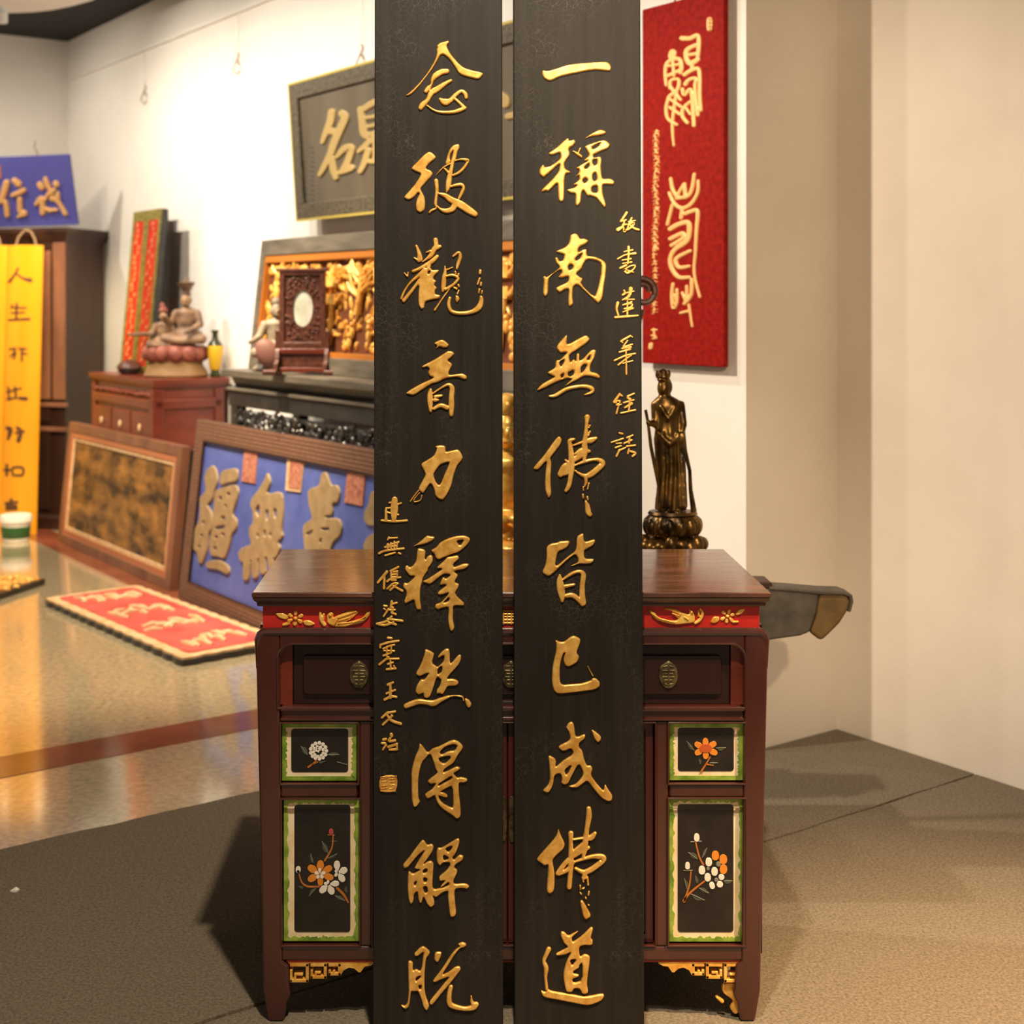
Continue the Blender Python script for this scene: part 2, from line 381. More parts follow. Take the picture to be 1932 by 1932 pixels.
def fretted(nt, b):
    v = coords(nt, (1, 1, 1), (math.pi/2, 0, 0)); bt = nd(nt, 'ShaderNodeTexBrick', Scale=15.0); bt.inputs['Mortar Size'].default_value = .05; bt.inputs['Brick Width'].default_value = .28; bt.inputs['Mortar Smooth'].default_value = .4
    bt.inputs['Color1'].default_value = (.30, .15, .085, 1); bt.inputs['Color2'].default_value = (.24, .115, .065, 1); bt.inputs['Mortar'].default_value = (.07, .028, .016, 1)
    nt.links.new(v, bt.inputs['Vector']); nt.links.new(bt.outputs['Color'], b.inputs['Base Color'])
    bp = nd(nt, 'ShaderNodeBump', Strength=.8, Distance=.004, invert=True); nt.links.new(bt.outputs['Fac'], bp.inputs['Height']); nt.links.new(bp.outputs['Normal'], b.inputs['Normal'])
M['frame_fret'] = mat('frame_fret', (.26, .13, .075), .5, build=fretted)
M['frame_rough'] = mat('frame_rough', (.26, .13, .075), .5, build=noisy((.17, .078, .045), (.33, .17, .10), (55, 55, 55), 1, 2, .7, dist=.006))
M['tag_red'] = mat('tag_red', (.42, .13, .08), .6, build=noisy((.32, .09, .06), (.56, .24, .15), (60, 60, 60), 1, 3, .4, dist=.004))
M['plaque_grey'] = mat('plaque_grey', (.105, .090, .066), .35, build=noisy((.085, .068, .046), (.135, .108, .074), (5, 5, 1), 1, 5))
M['plaque_frame'] = mat('plaque_frame', (.13, .11, .06), .45, build=noisy((.045, .036, .022), (.125, .10, .062), (60, 60, 60), 1, 2, .6, dist=.005))
M['gold_edge'] = mat('gold_edge', (.55, .42, .08), .4, .2)
M['pale_gold'] = mat('pale_gold', (.43, .30, .11), .45)
M['faint_ink'] = mat('faint_ink', (.06, .05, .04), .6)
M['cinnabar'] = mat('cinnabar', (.36, .015, .008), .65, spec=.1, build=noisy((.20, .005, .003), (.30, .010, .005), (55, 55, 55), 1, 3, .15, dist=.002))
M['cinnabar_gold'] = mat('cinnabar_gold', (.88, .50, .18), .4, .1)
M['yellow_gloss'] = mat('yellow_gloss', (.88, .48, .012), .22, coat=.3, build=noisy((.74, .30, .006), (.84, .39, .014), (6, 6, .6), 1, 4))
M['ink_brown'] = mat('ink_brown', (.09, .035, .01), .6)
M['plastic_white'] = mat('plastic_white', (.85, .80, .72), .3)
M['label_green'] = mat('label_green', (.03, .10, .025), .35)
M['pink_board'] = mat('pink_board', (.58, .085, .065), .5, build=noisy((.50, .07, .055), (.66, .12, .09), (6, 6, 6), 1, 4))
M['cream_gold'] = mat('cream_gold', (.74, .48, .24), .5, build=noisy((.62, .38, .17), (.80, .56, .32), (25, 25, 25), 1, 3))
M['painting'] = mat('painting', (.15, .08, .03), .45, build=noisy((.025, .012, .005), (.44, .20, .04), (4, 9, 9), 1.2, 9, 0, .38, .66))
M['salmon'] = mat('salmon', (.48, .17, .07), .5)
M['couplet_red'] = mat('couplet_red', (.72, .035, .012), .45, build=noisy((.42, .010, .005), (.62, .03, .012), (9, 9, 9), 1, 4))
M['couplet_green'] = mat('couplet_green', (.27, .22, .035), .5, build=noisy((.09, .08, .012), (.30, .24, .045), (45, 45, 45), 1, 3))
M['couplet_curl'] = mat('couplet_curl', (.62, .26, .06), .5)
M['clay'] = mat('clay', (.40, .25, .15), .6, build=noisy((.085, .045, .026), (.30, .175, .095), (16, 16, 16), 1, 5))
M['clay_dark'] = mat('clay_dark', (.07, .05, .04), .6)
M['lotus_red'] = mat('lotus_red', (.42, .13, .085), .6, build=noisy((.17, .042, .028), (.34, .10, .065), (20, 20, 20), 1, 4))
M['clay_ochre'] = mat('clay_ochre', (.25, .14, .055), .65)
M['skin_clay'] = mat('skin_clay', (.34, .20, .10), .55)
M['ivory'] = mat('ivory', (.52, .46, .34), .55, build=noisy((.12, .09, .06), (.32, .26, .18), (22, 22, 22), 1, 4))
M['pink_robe'] = mat('pink_robe', (.20, .085, .065), .6)
M['bottle_green'] = mat('bottle_green', (.025, .032, .008), .12)
M['label_yellow'] = mat('label_yellow', (.72, .44, .02), .45)
M['bronze'] = mat('bronze', (.16, .085, .022), .33, .85, build=noisy((.022, .013, .006), (.30, .16, .035), (9, 9, 9), 1, 4, .15, .43, .74, dist=.004))  # golden glints are put into the colour as lighter patches on dark bronze
M['stone_dark'] = mat('stone_dark', (.13, .115, .10), .6, build=noisy((.045, .036, .026), (.09, .072, .052), (18, 18, 18), 1, 5, .5, dist=.006))
M['ochre'] = mat('ochre', (.20, .115, .028), .55, build=noisy((.09, .05, .012), (.17, .098, .025), (14, 14, 14), 1, 4))
M['wire'] = mat('wire', (.55, .47, .36), .4, .6)
M['hemp'] = mat('hemp', (.30, .19, .11), .8)
M['lamp_white'] = mat('lamp_white', (.75, .78, .82), .35)
# ------------------------------------------------------------------ the room
HZ = 3.21
def wallbox(name, pts, z0, z1, m):     # a vertical slab over four plan corners
    g = G(); g.hexa([(p.x, p.y, z0) for p in pts], [(p.x, p.y, z1) for p in pts]); return struct(g.build(name, m))
TL = 6.36                              # where the left wall meets the long wall
CN = Vector((1.2475, 4.453, 0))
wallbox('wall_back', [W(0, 0), W(TL+.2, 0), W(TL+.2, -.2), W(0, -.2)], 0, 4.2, M['wall'])
wallbox('wall_left', [W(TL, -.02), W(TL, 3.0), W(TL+.2, 3.0), W(TL+.2, -.02)], 0, 4.2, M['wall'])
wallbox('wall_niche', [W(0, 0)+DV*0, CN, CN+DV*.2, W(.2, -.2)+DV*0+MV*0], 0, 4.2, M['wall_niche']) if False else None
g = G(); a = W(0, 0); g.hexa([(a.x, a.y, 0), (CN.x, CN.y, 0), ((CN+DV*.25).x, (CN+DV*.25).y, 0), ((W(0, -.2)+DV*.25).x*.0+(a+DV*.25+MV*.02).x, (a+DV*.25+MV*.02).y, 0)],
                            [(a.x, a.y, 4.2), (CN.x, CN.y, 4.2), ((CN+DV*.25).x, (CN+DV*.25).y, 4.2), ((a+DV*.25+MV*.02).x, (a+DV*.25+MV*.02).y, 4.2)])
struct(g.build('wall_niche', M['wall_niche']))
r0 = CN+DV*.3; r1 = CN-DV*3.4
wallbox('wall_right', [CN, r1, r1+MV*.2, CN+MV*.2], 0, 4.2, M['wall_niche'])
g = G(); g.box(-5.5, 4.5, -3.0, 11.5, -.12, 0); struct(g.build('floor', M['stone']))
def slab(name, t0, t1, q0, q1, z0, z1, m, bev=0):
    p = [W(t0, q0), W(t0, q1), W(t1, q1), W(t1, q0)]
    g = G(); g.hexa([(v.x, v.y, z0) for v in p], [(v.x, v.y, z1) for v in p]); return g.build(name, m, bevel=bev)
struct(slab('trim_1', 1.28, TL, .45, .65, -.05, .0016, M['red_stone']))
struct(slab('trim_2', 1.09, 1.28, .45, 5.2, -.05, .0016, M['red_stone']))
# carpet, two widths with an open seam
rr = random.Random(3)
def carpet(tq, label):
    n = len(tq); p = [W(t, q) for t, q in tq]; g = G()
    g.add([(v.x, v.y, .0005) for v in p]+[(v.x, v.y, .007) for v in p], [tuple(range(n-1, -1, -1)), tuple(range(n, 2*n))]+[(i, (i+1)%n, (i+1)%n+n, i+n) for i in range(n)])
    return tag(g.build('carpet', M['carpet']), label, 'carpet')
jag = lambda t, q0, q1, a: [(t+rr.uniform(-a, a), q0+(q1-q0)*i/60) for i in range(61)]
carpet(jag(.55, .005, 5.2, .006)+jag(-.515, 5.2, -.415, .003)+[(-.005, -.415), (-.005, .005)], 'grey brown carpet strip whose frayed edge meets the polished stone floor')
carpet(jag(-.523, -.415, 5.2, .003)+[(-4.2, 5.2), (-3.3, -.415)], 'grey brown carpet nearest the viewer, beyond the dark seam')
struct(slab('trim_3', .05, TL, -.002, .018, 2.925, 2.945, M['white_plaster']))
# black ceiling void along the wall, and a white dropped ceiling with a curved edge in front of it
g = G(); g.box(-5.5, 4.5, -3.0, 11.5, HZ, HZ+.1); struct(g.build('ceiling', M['black_ceiling']))
edge = [(-3.6, 8.25), (-2.95, 8.08), (-2.68, 8.02), (-2.48, 7.99), (-2.35, 7.93), (-2.2, 7.82), (-2.05, 7.68), (-1.9, 7.45), (-1.7, 7.05), (-1.5, 6.6)]
g = G(); lo = [(-4.4, 6.9), (-3.0, 5.4)]
poly = edge+lo[::-1]
n = len(poly); g.add([(x, y, 3.1) for x, y in poly]+[(x, y, 3.16) for x, y in poly], [tuple(range(n)), tuple(range(2*n-1, n-1, -1))]+[(i, (i+1)%n, (i+1)%n+n, i+n) for i in range(n)])
struct(g.build('ceiling_edge', M['white_plaster']))
t = thing('ceiling_spotlight', 'small white ceiling spotlight in the top corner of the room', 'spotlight', Matrix.Translation((-2.62, 7.86, 3.1)))
G().lathe([(.03, -.02), (.035, 0)], seg=20).build('mount', M['lamp_white'], t, True)
G().lathe([(.028, -.09), (.034, -.085), (.034, -.03), (.02, -.018)], seg=20).build('housing', M['lamp_white'], t, True)
# ------------------------------------------------------------------ the two black boards
Z2 = (740, 0, 9.66)
LEFT = {'nian': (740, 60, "P 228,1172 330,1100 500,930 650,745 780,520 815,400 808,330 825,285 808,255 880,195 1000,168 1030,165 1042,205 1000,250 1000,285 1060,400 1200,570 1310,660 1480,710 1620,735 1668,778 1580,880 1400,835 1225,785 1140,640 1040,500 925,405 870,440 780,610 660,780 500,985 390,1110 310,1165 S 1000,720,95 900,735,110 790,800,110 735,880,70 715,960,40 660,1030,90 610,1090,70 S 1070,890,60 960,950,80 830,1040,110 720,1110,110 650,1240,80 560,1330,110 520,1390,95 S 640,1350,40 760,1430,45 900,1468,60 1100,1465,70 1230,1430,80 1320,1390,80 S 1320,1390,70 1240,1310,60 1150,1230,60 S 870,1230,60 960,1280,130 1060,1250,90 1160,1150,80 1260,1085,70 1330,1130,80 1350,1200,70"),
'bi': (740, 250, "P 670,322 820,455 700,545 625,630 620,665 700,690 740,740 720,800 620,910 525,1015 520,1050 590,1170 605,1300 590,1420 510,1470 440,1430 425,1330 450,1210 500,1120 470,1095 400,1180 300,1240 200,1190 300,1080 420,940 535,755 440,720 330,665 450,540 P 1225,208 1225,290 1190,360 1165,480 1130,560 1105,700 1090,830 1075,980 1040,1060 985,1110 970,1060 975,900 1010,750 1050,640 1065,560 1100,400 1115,325 1060,400 1050,480 1075,530 1000,580 965,580 1000,430 1050,300 1120,225 S 1150,515,30 1250,490,40 1350,500,60 1385,520,50 1320,630,60 1220,730,60 1110,780,40 S 1080,560,30 960,620,30 880,690,25 795,785,12 S 960,665,45 1020,730,60 S 1060,990,40 1160,960,60 1260,950,70 1300,1010,60 1270,1100,70 1220,1200,55 S 800,880,80 815,1050,70 800,1200,55 790,1300,60 800,1380,40 720,1420,50 680,1460,40 S 840,1110,40 960,1150,90 1080,1230,120 1250,1320,150 1400,1420,140 1510,1490,110 S 820,1340,30 880,1400,60 980,1430,90 1090,1400,110 1140,1330,120"),
'guan': (740, 430, "S 440,330,50 475,420,70 500,510,90 500,570,110 S 400,545,30 480,600,60 S 790,220,90 800,330,90 760,400,100 700,500,80 620,570,40 550,620,20 S 870,340,70 790,370,90 S 620,445,25 700,420,50 S 820,520,70 740,600,90 640,660,70 500,740,60 380,790,60 S 680,640,90 660,720,80 S 220,820,25 270,880,40 S 290,810,25 280,890,30 S 600,780,120 480,870,70 330,1000,45 220,1160,40 165,1290,45 S 500,960,80 430,1050,60 330,1180,70 210,1330,70 P 520,760 700,720 720,770 850,760 850,800 770,870 745,930 810,970 760,1040 820,1090 780,1150 780,1210 880,1225 860,1290 720,1310 610,1340 590,1400 580,1470 520,1485 475,1400 475,1200 490,1070 470,1060 490,900 H 650,775 695,785 685,835 645,840 S 960,700,25 965,800,60 945,900,80 935,1050,90 920,1150,50 S 1000,760,30 1100,720,25 S 970,885,40 1100,860,55 1200,920,60 1130,1020,55 1020,1095,60 930,1130,40 S 1040,1120,30 930,1270,35 830,1420,40 775,1500,45 S 1110,520,40 1210,450,60 1240,530,70 1200,660,70 1180,740,50 S 1150,800,40 1160,830,30 S 1210,840,45 1195,900,40 S 1205,1040,45 1215,1070,40 S 1130,1090,45 1170,1110,50 S 1215,1140,30 1190,1200,40 P 1150,1220 1210,1240 1235,1300 1180,1370 1150,1330 S 1050,1280,60 1030,1400,70 1080,1520,70 1250,1555,70 1450,1530,80 1580,1450,110 1625,1330,85 1620,1260,60 S 1605,780,55 1600,830,55 S 1595,920,45 1555,1030,35 S 1620,1000,40 1615,1050,40 S 1590,1120,45 1575,1190,30 S 1640,1150,35 1630,1200,30"),
'yin': (740, 620, "P 750,270 870,205 935,205 1040,290 1010,340 930,350 860,320 790,375 820,310 P 525,690 800,550 980,430 1010,408 1090,410 1140,460 1070,530 1000,580 1110,650 1030,790 1030,850 1200,825 1280,815 1360,860 1360,920 1310,930 1200,880 1080,885 950,910 840,975 720,1000 600,1080 400,1215 330,1205 225,1180 500,1015 750,905 740,875 680,870 650,800 680,740 640,690 560,715 S 700,1110,50 690,1200,100 690,1350,100 700,1500,60 S 740,1180,30 880,1090,40 1020,1020,60 1090,1090,100 1080,1250,100 1080,1400,110 1075,1570,80 S 780,1240,60 900,1220,50 S 780,1300,80 840,1300,40 S 760,1460,60 880,1400,80 1000,1440,90"),
'li': (740, 800, "P 780,410 860,385 960,395 975,430 970,510 1060,490 1190,460 1240,500 1300,620 1190,750 1150,850 1110,980 1080,1130 1000,1290 930,1380 860,1370 780,1310 765,1200 700,1060 620,1190 560,1270 480,1200 490,1140 600,950 600,900 510,730 650,650 760,580 800,500 810,440 H 1050,700 1000,690 870,740 790,850 750,930 790,1050 840,1110 880,1100 940,950 S 480,1210,25 400,1310,25 330,1410,25 S 540,1300,25 510,1390,25 400,1420,25 S 500,1250,20 430,1330,20 390,1390,20"),
'shi': (740, 1000, "P 370,305 500,220 640,95 670,110 770,120 775,150 720,200 600,250 480,270 400,295 P 470,325 615,360 590,520 615,540 640,480 700,450 740,480 740,570 700,640 655,690 655,730 560,860 545,940 515,1060 505,1250 530,1400 530,1450 440,1450 410,1350 400,1260 300,1310 240,1340 215,1300 260,1180 250,1100 190,1020 220,955 280,975 400,870 410,830 330,835 290,800 230,720 240,660 270,635 320,680 380,650 440,560 450,400 P 700,370 800,320 880,220 1000,160 1150,110 1300,95 1400,130 1430,180 1370,270 1220,400 1090,430 1000,470 920,500 850,540 790,510 770,430 740,410 H 1170,190 1310,170 1260,270 1210,270 P 1000,490 1080,480 1200,455 1225,520 1120,600 1110,640 1130,680 1300,610 1390,610 1400,650 1320,710 1130,740 1140,770 1210,820 1130,950 1220,980 1210,1040 1140,1150 1200,1230 1310,1320 1310,1380 1200,1370 1110,1380 1110,1500 1110,1650 1140,1780 1090,1850 1040,1810 1015,1650 1025,1500 1025,1390 900,1420 830,1450 775,1410 790,1350 890,1320 1010,1190 1030,1130 930,1170 830,1180 830,1130 990,1010 960,980 860,1010 890,920 930,850 980,890 1060,830 1050,800 940,790 800,900 690,990 600,960 550,930 650,890 800,790 920,710 870,690 815,700 830,660 960,550 H 1040,1210 1040,1290 960,1320 930,1310"),
'ran': (740, 1190, "P 600,320 760,400 760,450 720,590 800,640 830,660 940,560 950,430 840,500 830,470 900,380 980,320 1050,330 1050,600 1100,570 1200,440 1250,430 1260,500 1220,610 1090,750 1010,840 1000,880 1100,870 1190,900 1215,950 1170,1000 1010,1000 970,1080 920,1160 850,1130 810,1150 810,1080 870,1000 890,900 870,870 820,830 780,940 740,1070 690,1200 620,1230 570,1190 575,1120 480,1165 420,1110 440,1010 520,880 590,890 680,760 600,780 500,830 420,790 520,620 590,420 H 835,685 910,630 905,745 845,790 820,780 S 250,1370,90 350,1330,100 480,1290,100 620,1300,90 750,1320,110 880,1260,80 1030,1200,50 S 1050,1190,30 1150,1180,25 1270,1200,35 1300,1270,30 P 1320,1220 1400,1250 1450,1330 1420,1400 1370,1400 1330,1320"),
'de': (740, 1370, "P 500,305 550,350 640,480 700,440 740,400 850,370 1050,265 1130,240 1220,280 1300,370 1270,430 1200,520 1130,660 1000,740 930,800 930,845 1060,790 1180,725 1250,760 1200,810 1110,850 1180,940 1250,920 1370,950 1370,1000 1300,1030 1210,1020 1220,1250 1250,1500 1250,1650 1170,1690 1100,1620 920,1510 820,1400 780,1280 770,1250 680,1310 620,1310 590,1240 640,1200 740,1140 800,1030 690,1050 640,1000 720,930 830,850 780,760 740,620 690,490 600,590 540,660 490,850 470,1050 480,1320 515,1370 440,1470 380,1470 350,1300 350,1050 345,850 380,680 430,520 480,430 H 860,470 960,370 1100,320 1190,340 1150,440 1030,450 900,520 H 840,570 1060,530 1060,590 960,680 870,650 H 840,1050 900,1015 1080,895 1095,955 900,1055 840,1085 H 870,1195 1000,1120 1100,1075 1115,1480 1070,1480 900,1390 840,1280 S 830,1220,60 920,1240,80 980,1270,60"),
'jie': (740, 1560, "P 570,225 640,330 720,300 760,350 740,440 640,580 560,680 640,630 710,610 760,660 740,900 730,1140 900,1110 1040,1060 1030,990 900,1100 870,1090 980,960 860,990 850,900 990,790 1050,710 1050,640 930,640 870,710 810,640 805,450 830,370 900,380 1050,290 1190,200 1230,220 1220,320 1160,480 1090,560 1130,600 1220,500 1300,520 1290,600 1150,680 1130,740 1190,780 1180,850 1120,960 1120,1040 1330,1020 1410,1070 1380,1130 1280,1110 1130,1120 1150,1400 1170,1570 1140,1630 1060,1640 1040,1560 1010,1270 1020,1150 900,1200 800,1285 740,1240 770,1350 770,1420 700,1470 630,1400 570,1250 540,1380 500,1390 470,1300 460,1160 400,1220 390,1350 350,1410 310,1370 280,1200 280,900 300,790 380,860 520,770 430,760 400,750 500,580 610,400 480,500 380,620 280,740 210,750 190,690 300,560 520,260 H 960,390 1100,330 1075,415 1020,460 H 930,495 1025,545 1020,585 930,610 H 560,780 635,745 635,825 560,840 H 570,910 640,930 630,1000 570,1000 H 560,1090 630,1070 650,1190 590,1200 H 400,1000 450,980 430,1060 400,1060"),
'tuo': (740, 1732, "P 285,760 385,790 370,960 440,920 510,965 540,900 560,700 575,600 470,690 410,690 400,640 500,540 570,500 690,600 680,660 620,720 590,1000 590,1300 620,1450 685,1600 630,1690 570,1630 530,1480 470,1320 400,1335 345,1320 320,1550 300,1620 240,1660 170,1610 165,1570 230,1600 280,1540 300,1350 290,1000 H 430,1080 510,1040 520,1070 430,1160 H 480,1220 535,1210 530,1290 490,1290 P 780,610 910,610 880,720 830,810 760,760 P 1190,470 1280,430 1350,460 1350,500 1300,530 1230,545 1130,680 1020,860 900,1040 1050,970 1150,880 1230,870 1255,930 1190,1020 1080,1160 900,1370 730,1590 680,1560 690,1500 880,1270 1060,1050 900,1110 780,1170 730,1150 840,1010 950,860 1060,680 1150,570 1240,510 S 1070,1250,80 1040,1400,90 1050,1560,100 1180,1625,90 1350,1650,80 1480,1620,110 1530,1570,100 S 1440,1420,25 1450,1520,60 1500,1590,110")}
RIGHT = {'yi': (990, 40, "P 320,890 400,910 500,890 800,790 1000,770 1250,750 1480,740 1540,770 1580,840 1560,915 1480,910 1300,890 1100,915 850,970 650,1010 460,1105 350,1050 315,980"),
'cheng': (990, 220, "P 790,375 810,440 860,430 900,415 930,470 880,540 800,580 830,700 720,840 730,950 830,1000 830,1030 740,1040 720,1200 720,1540 640,1560 610,1500 600,1210 550,1250 430,1370 390,1350 305,1380 310,1330 480,1170 620,1010 640,880 620,870 420,1050 340,1120 270,1060 260,970 340,860 360,930 480,900 640,780 660,730 640,650 500,710 410,680 580,570 S 880,630,25 960,680,60 1030,730,50 S 1010,580,35 970,680,30 P 1090,400 1250,290 1380,230 1480,270 1480,310 1400,340 1200,360 1110,400 P 1085,540 1250,480 1430,425 1500,450 1560,510 1530,580 1400,630 1260,690 1245,720 1270,755 1370,720 1405,770 1390,920 1400,1060 1420,1140 1560,1125 1640,1180 1620,1250 1500,1240 1410,1240 1430,1450 1490,1620 1450,1670 1400,1610 1300,1480 1180,1440 1140,1460 1070,1340 1040,1370 1020,1580 950,1640 920,1600 930,1400 820,1400 750,1330 900,1300 960,1250 870,1240 950,1190 1000,1140 980,1060 910,1110 1000,1010 980,950 920,945 1060,860 1170,800 1060,805 1180,710 1130,620 H 1220,550 1390,460 1340,550 1240,600 H 1240,790 1310,770 1320,860 1270,895 1235,850 H 1080,920 1170,840 1180,910 1110,960 H 1240,1050 1290,1015 1320,1140 1270,1180 1235,1140 H 1060,1150 1105,1110 1155,1160 1100,1215 1060,1190 H 1220,1280 1320,1250 1330,1390 1220,1380"),
'nan': (990, 420, "P 830,230 900,195 960,210 1010,300 1080,285 1170,330 1120,390 1010,430 970,490 980,545 1060,490 1130,480 1130,580 1150,610 1280,620 1420,680 1490,750 1480,950 1440,1180 1420,1380 1340,1480 1270,1420 980,1140 930,1130 880,1180 870,1350 890,1490 800,1540 790,1450 805,1210 740,1210 640,1280 580,1240 570,1180 800,1080 800,970 680,1010 600,1000 680,910 660,860 600,870 430,1010 430,1300 370,1360 330,1300 350,1060 330,990 370,970 400,1000 640,830 610,780 570,740 545,640 600,630 630,710 700,690 725,590 690,570 540,530 720,460 800,390 825,300 H 1050,550 970,600 910,665 940,695 1015,650 H 830,750 880,790 870,840 810,870 785,810 H 1130,665 1060,780 1035,850 930,930 1000,990 1065,1020 1020,1125 1270,1365 1320,1250 1380,1000 1400,745 1290,685"),
'wu': (990, 600, "P 760,300 775,340 760,480 840,460 1080,320 1140,320 1200,400 1000,550 800,670 830,820 890,740 940,800 940,650 1000,640 990,780 1060,750 1200,590 1270,570 1305,600 1270,730 1200,850 1190,980 1310,1000 1380,1060 1360,1110 1230,1060 1080,1050 950,1130 870,1160 700,1260 830,1150 860,1110 780,1090 600,1150 260,1320 215,1320 300,1210 540,1080 530,1060 390,1000 560,910 560,820 580,765 640,770 780,630 720,620 640,640 560,530 H 640,790 720,750 720,800 660,890 630,840 H 1120,760 1200,660 1190,765 H 1020,900 1080,840 1140,850 1090,950 1020,1010 H 790,990 890,940 900,1020 830,1070 790,1050 H 650,1040 710,1000 710,1060 670,1100 S 450,1425,40 560,1410,70 750,1300,70 950,1250,65 1120,1245,70 1230,1290,80 1220,1350,60 1090,1400,25"),
'fo': (990, 780, "P 620,400 680,470 660,560 560,690 460,820 490,880 470,1200 490,1500 420,1550 370,1400 370,1150 400,900 380,870 250,1030 130,1015 350,770 500,550 S 900,470,50 820,500,80 830,600,90 850,800,110 850,1000,120 830,1200,90 800,1330,90 750,1410,60 S 740,850,40 780,900,80 720,1000,140 650,1110,110 P 700,900 800,900 860,1020 800,1120 620,1160 600,1090 S 1140,70,110 1130,200,70 1110,400,80 1090,560,110 1100,700,110 1080,850,60 S 890,580,30 1060,520,60 1200,490,110 1300,450,60 S 910,740,30 1040,680,110 1180,690,60 S 860,860,90 1020,760,110 1100,690,60 S 900,950,30 1080,880,60 1250,840,60 1360,850,80 1420,910,110 1330,1010,110 1200,1110,110 1100,1140,80 980,1090,50 920,1040,30 S 1110,1150,90 1115,1260,60 1090,1330,30 S 1190,220,40 1170,260,30 S 1190,330,40 1160,400,40 S 1170,1270,35 1145,1380,30 S 1065,1340,30 1070,1400,35 S 1060,1480,45 1065,1540,40 S 1140,1520,40 1150,1570,40 S 1110,1600,40 1140,1680,90 1160,1800,110 1190,1840,90"),
'jie': (990, 980, "P 395,500 470,440 600,420 640,395 800,385 825,410 790,490 700,545 610,580 580,680 550,830 600,840 780,680 940,570 945,310 1050,250 1075,270 1080,420 1270,355 1290,400 1250,470 1120,540 1085,560 1085,690 1120,720 1270,715 1240,790 1110,810 990,800 850,855 840,840 990,780 930,620 800,710 640,860 540,960 430,1040 310,970 370,850 400,700 S 640,1020,50 640,1120,120 660,1280,150 680,1420,110 680,1480,70 S 700,1090,40 850,990,60 990,945,60 1070,1010,100 1050,1200,100 1050,1400,110 1070,1520,110 S 740,1215,70 900,1185,50 S 760,1390,80 860,1380,90 960,1440,90 1050,1540,90"),
'yi2': (990, 1160, "P 555,450 640,490 720,490 830,400 900,375 1010,430 1020,490 940,690 1000,760 960,860 800,945 730,920 700,820 740,680 700,700 640,920 640,1280 850,1260 1030,1250 1220,1190 1230,1150 1290,1150 1370,1220 1370,1300 1280,1360 900,1410 600,1440 520,1370 490,1200 510,900 570,680 575,540 S 1240,1110,25 1180,1000,20 1150,940,15"),
'cheng2': (990, 1340, "P 750,320 790,230 860,200 900,260 920,470 980,480 1080,430 1110,450 1090,520 990,590 990,680 1050,730 1080,880 1130,1010 1200,1000 1240,1060 1200,1180 1300,1320 1440,1480 1460,1330 1520,1440 1600,1550 1590,1640 1520,1660 1400,1600 1260,1440 1140,1270 1060,1330 960,1410 830,1400 800,1380 940,1340 1080,1170 1000,980 960,1000 880,1150 790,1330 720,1360 660,1320 680,1250 650,1140 540,1170 520,1350 450,1490 390,1500 320,1460 420,1370 460,1260 450,1030 420,800 580,890 550,1050 700,910 890,800 850,680 700,750 610,680 630,640 840,540 800,380 H 720,1080 860,980 800,1130 750,1180 P 1210,340 1280,380 1390,470 1390,540 1330,590 1260,510"),
'fo2': (990, 1540, "P 610,205 650,330 740,510 700,600 560,720 500,800 550,1050 540,1360 450,1415 395,1370 410,1150 430,860 360,900 300,850 200,790 350,620 580,360 S 1165,-140,90 1170,0,110 1130,250,90 1110,400,110 1090,600,110 1060,750,50 S 840,310,100 840,450,80 840,650,90 840,850,110 830,1050,90 810,1290,95 S 880,420,40 1060,395,50 1200,390,110 1280,310,70 S 880,660,80 1000,580,110 1110,480,110 S 840,740,90 1000,640,110 1160,570,70 S 820,760,70 700,900,90 600,1040,80 S 620,1050,70 780,970,80 890,830,70 S 900,830,40 1080,770,60 1250,730,80 1400,740,110 1430,790,110 1300,910,100 1150,1000,100 1050,1010,80 930,950,60 S 1090,1040,110 1090,1110,90 S 1050,1110,40 1070,1190,40 S 1140,1100,40 1155,1250,40 S 1010,1260,35 1010,1340,25 S 1050,1320,30 1080,1300,30 S 1010,1390,30 1030,1420,30 S 1170,1370,30 1160,1430,40 S 1110,1480,35 1120,1500,30 S 1160,1610,30 1170,1620,30 P 1000,1540 1050,1520 1110,1620 1200,1780 1200,1830 1110,1885 1060,1830"),
'dao': (990, 1720, "P 660,355 720,360 790,440 900,380 980,340 960,370 850,470 870,560 1050,430 1210,265 1250,300 1200,480 1240,510 1240,590 1200,610 1080,600 990,630 1000,830 1090,760 1190,800 1180,950 1130,1300 1160,1470 1090,1500 1040,1480 1000,1390 890,1390 870,1460 750,1460 710,1250 700,1130 750,920 850,720 740,780 580,800 560,760 800,640 710,570 650,430 H 820,870 950,855 860,990 H 1000,960 1050,920 1050,1250 890,1300 860,1220 980,1180 990,1140 880,1120 890,1070 990,1020 S 440,680,90 390,790,80 350,900,70 390,1030,90 380,1200,60 400,1400,60 P 285,1420 370,1460 420,1400 480,1440 800,1490 1100,1550 1430,1480 1450,1540 1400,1620 1160,1710 900,1660 600,1600 320,1550")}
c5, c6, c7, c8 = (1130, 390, 8.4), (1130, 620, 7.43), (705, 930, 6.44), (705, 1190, 6.04)
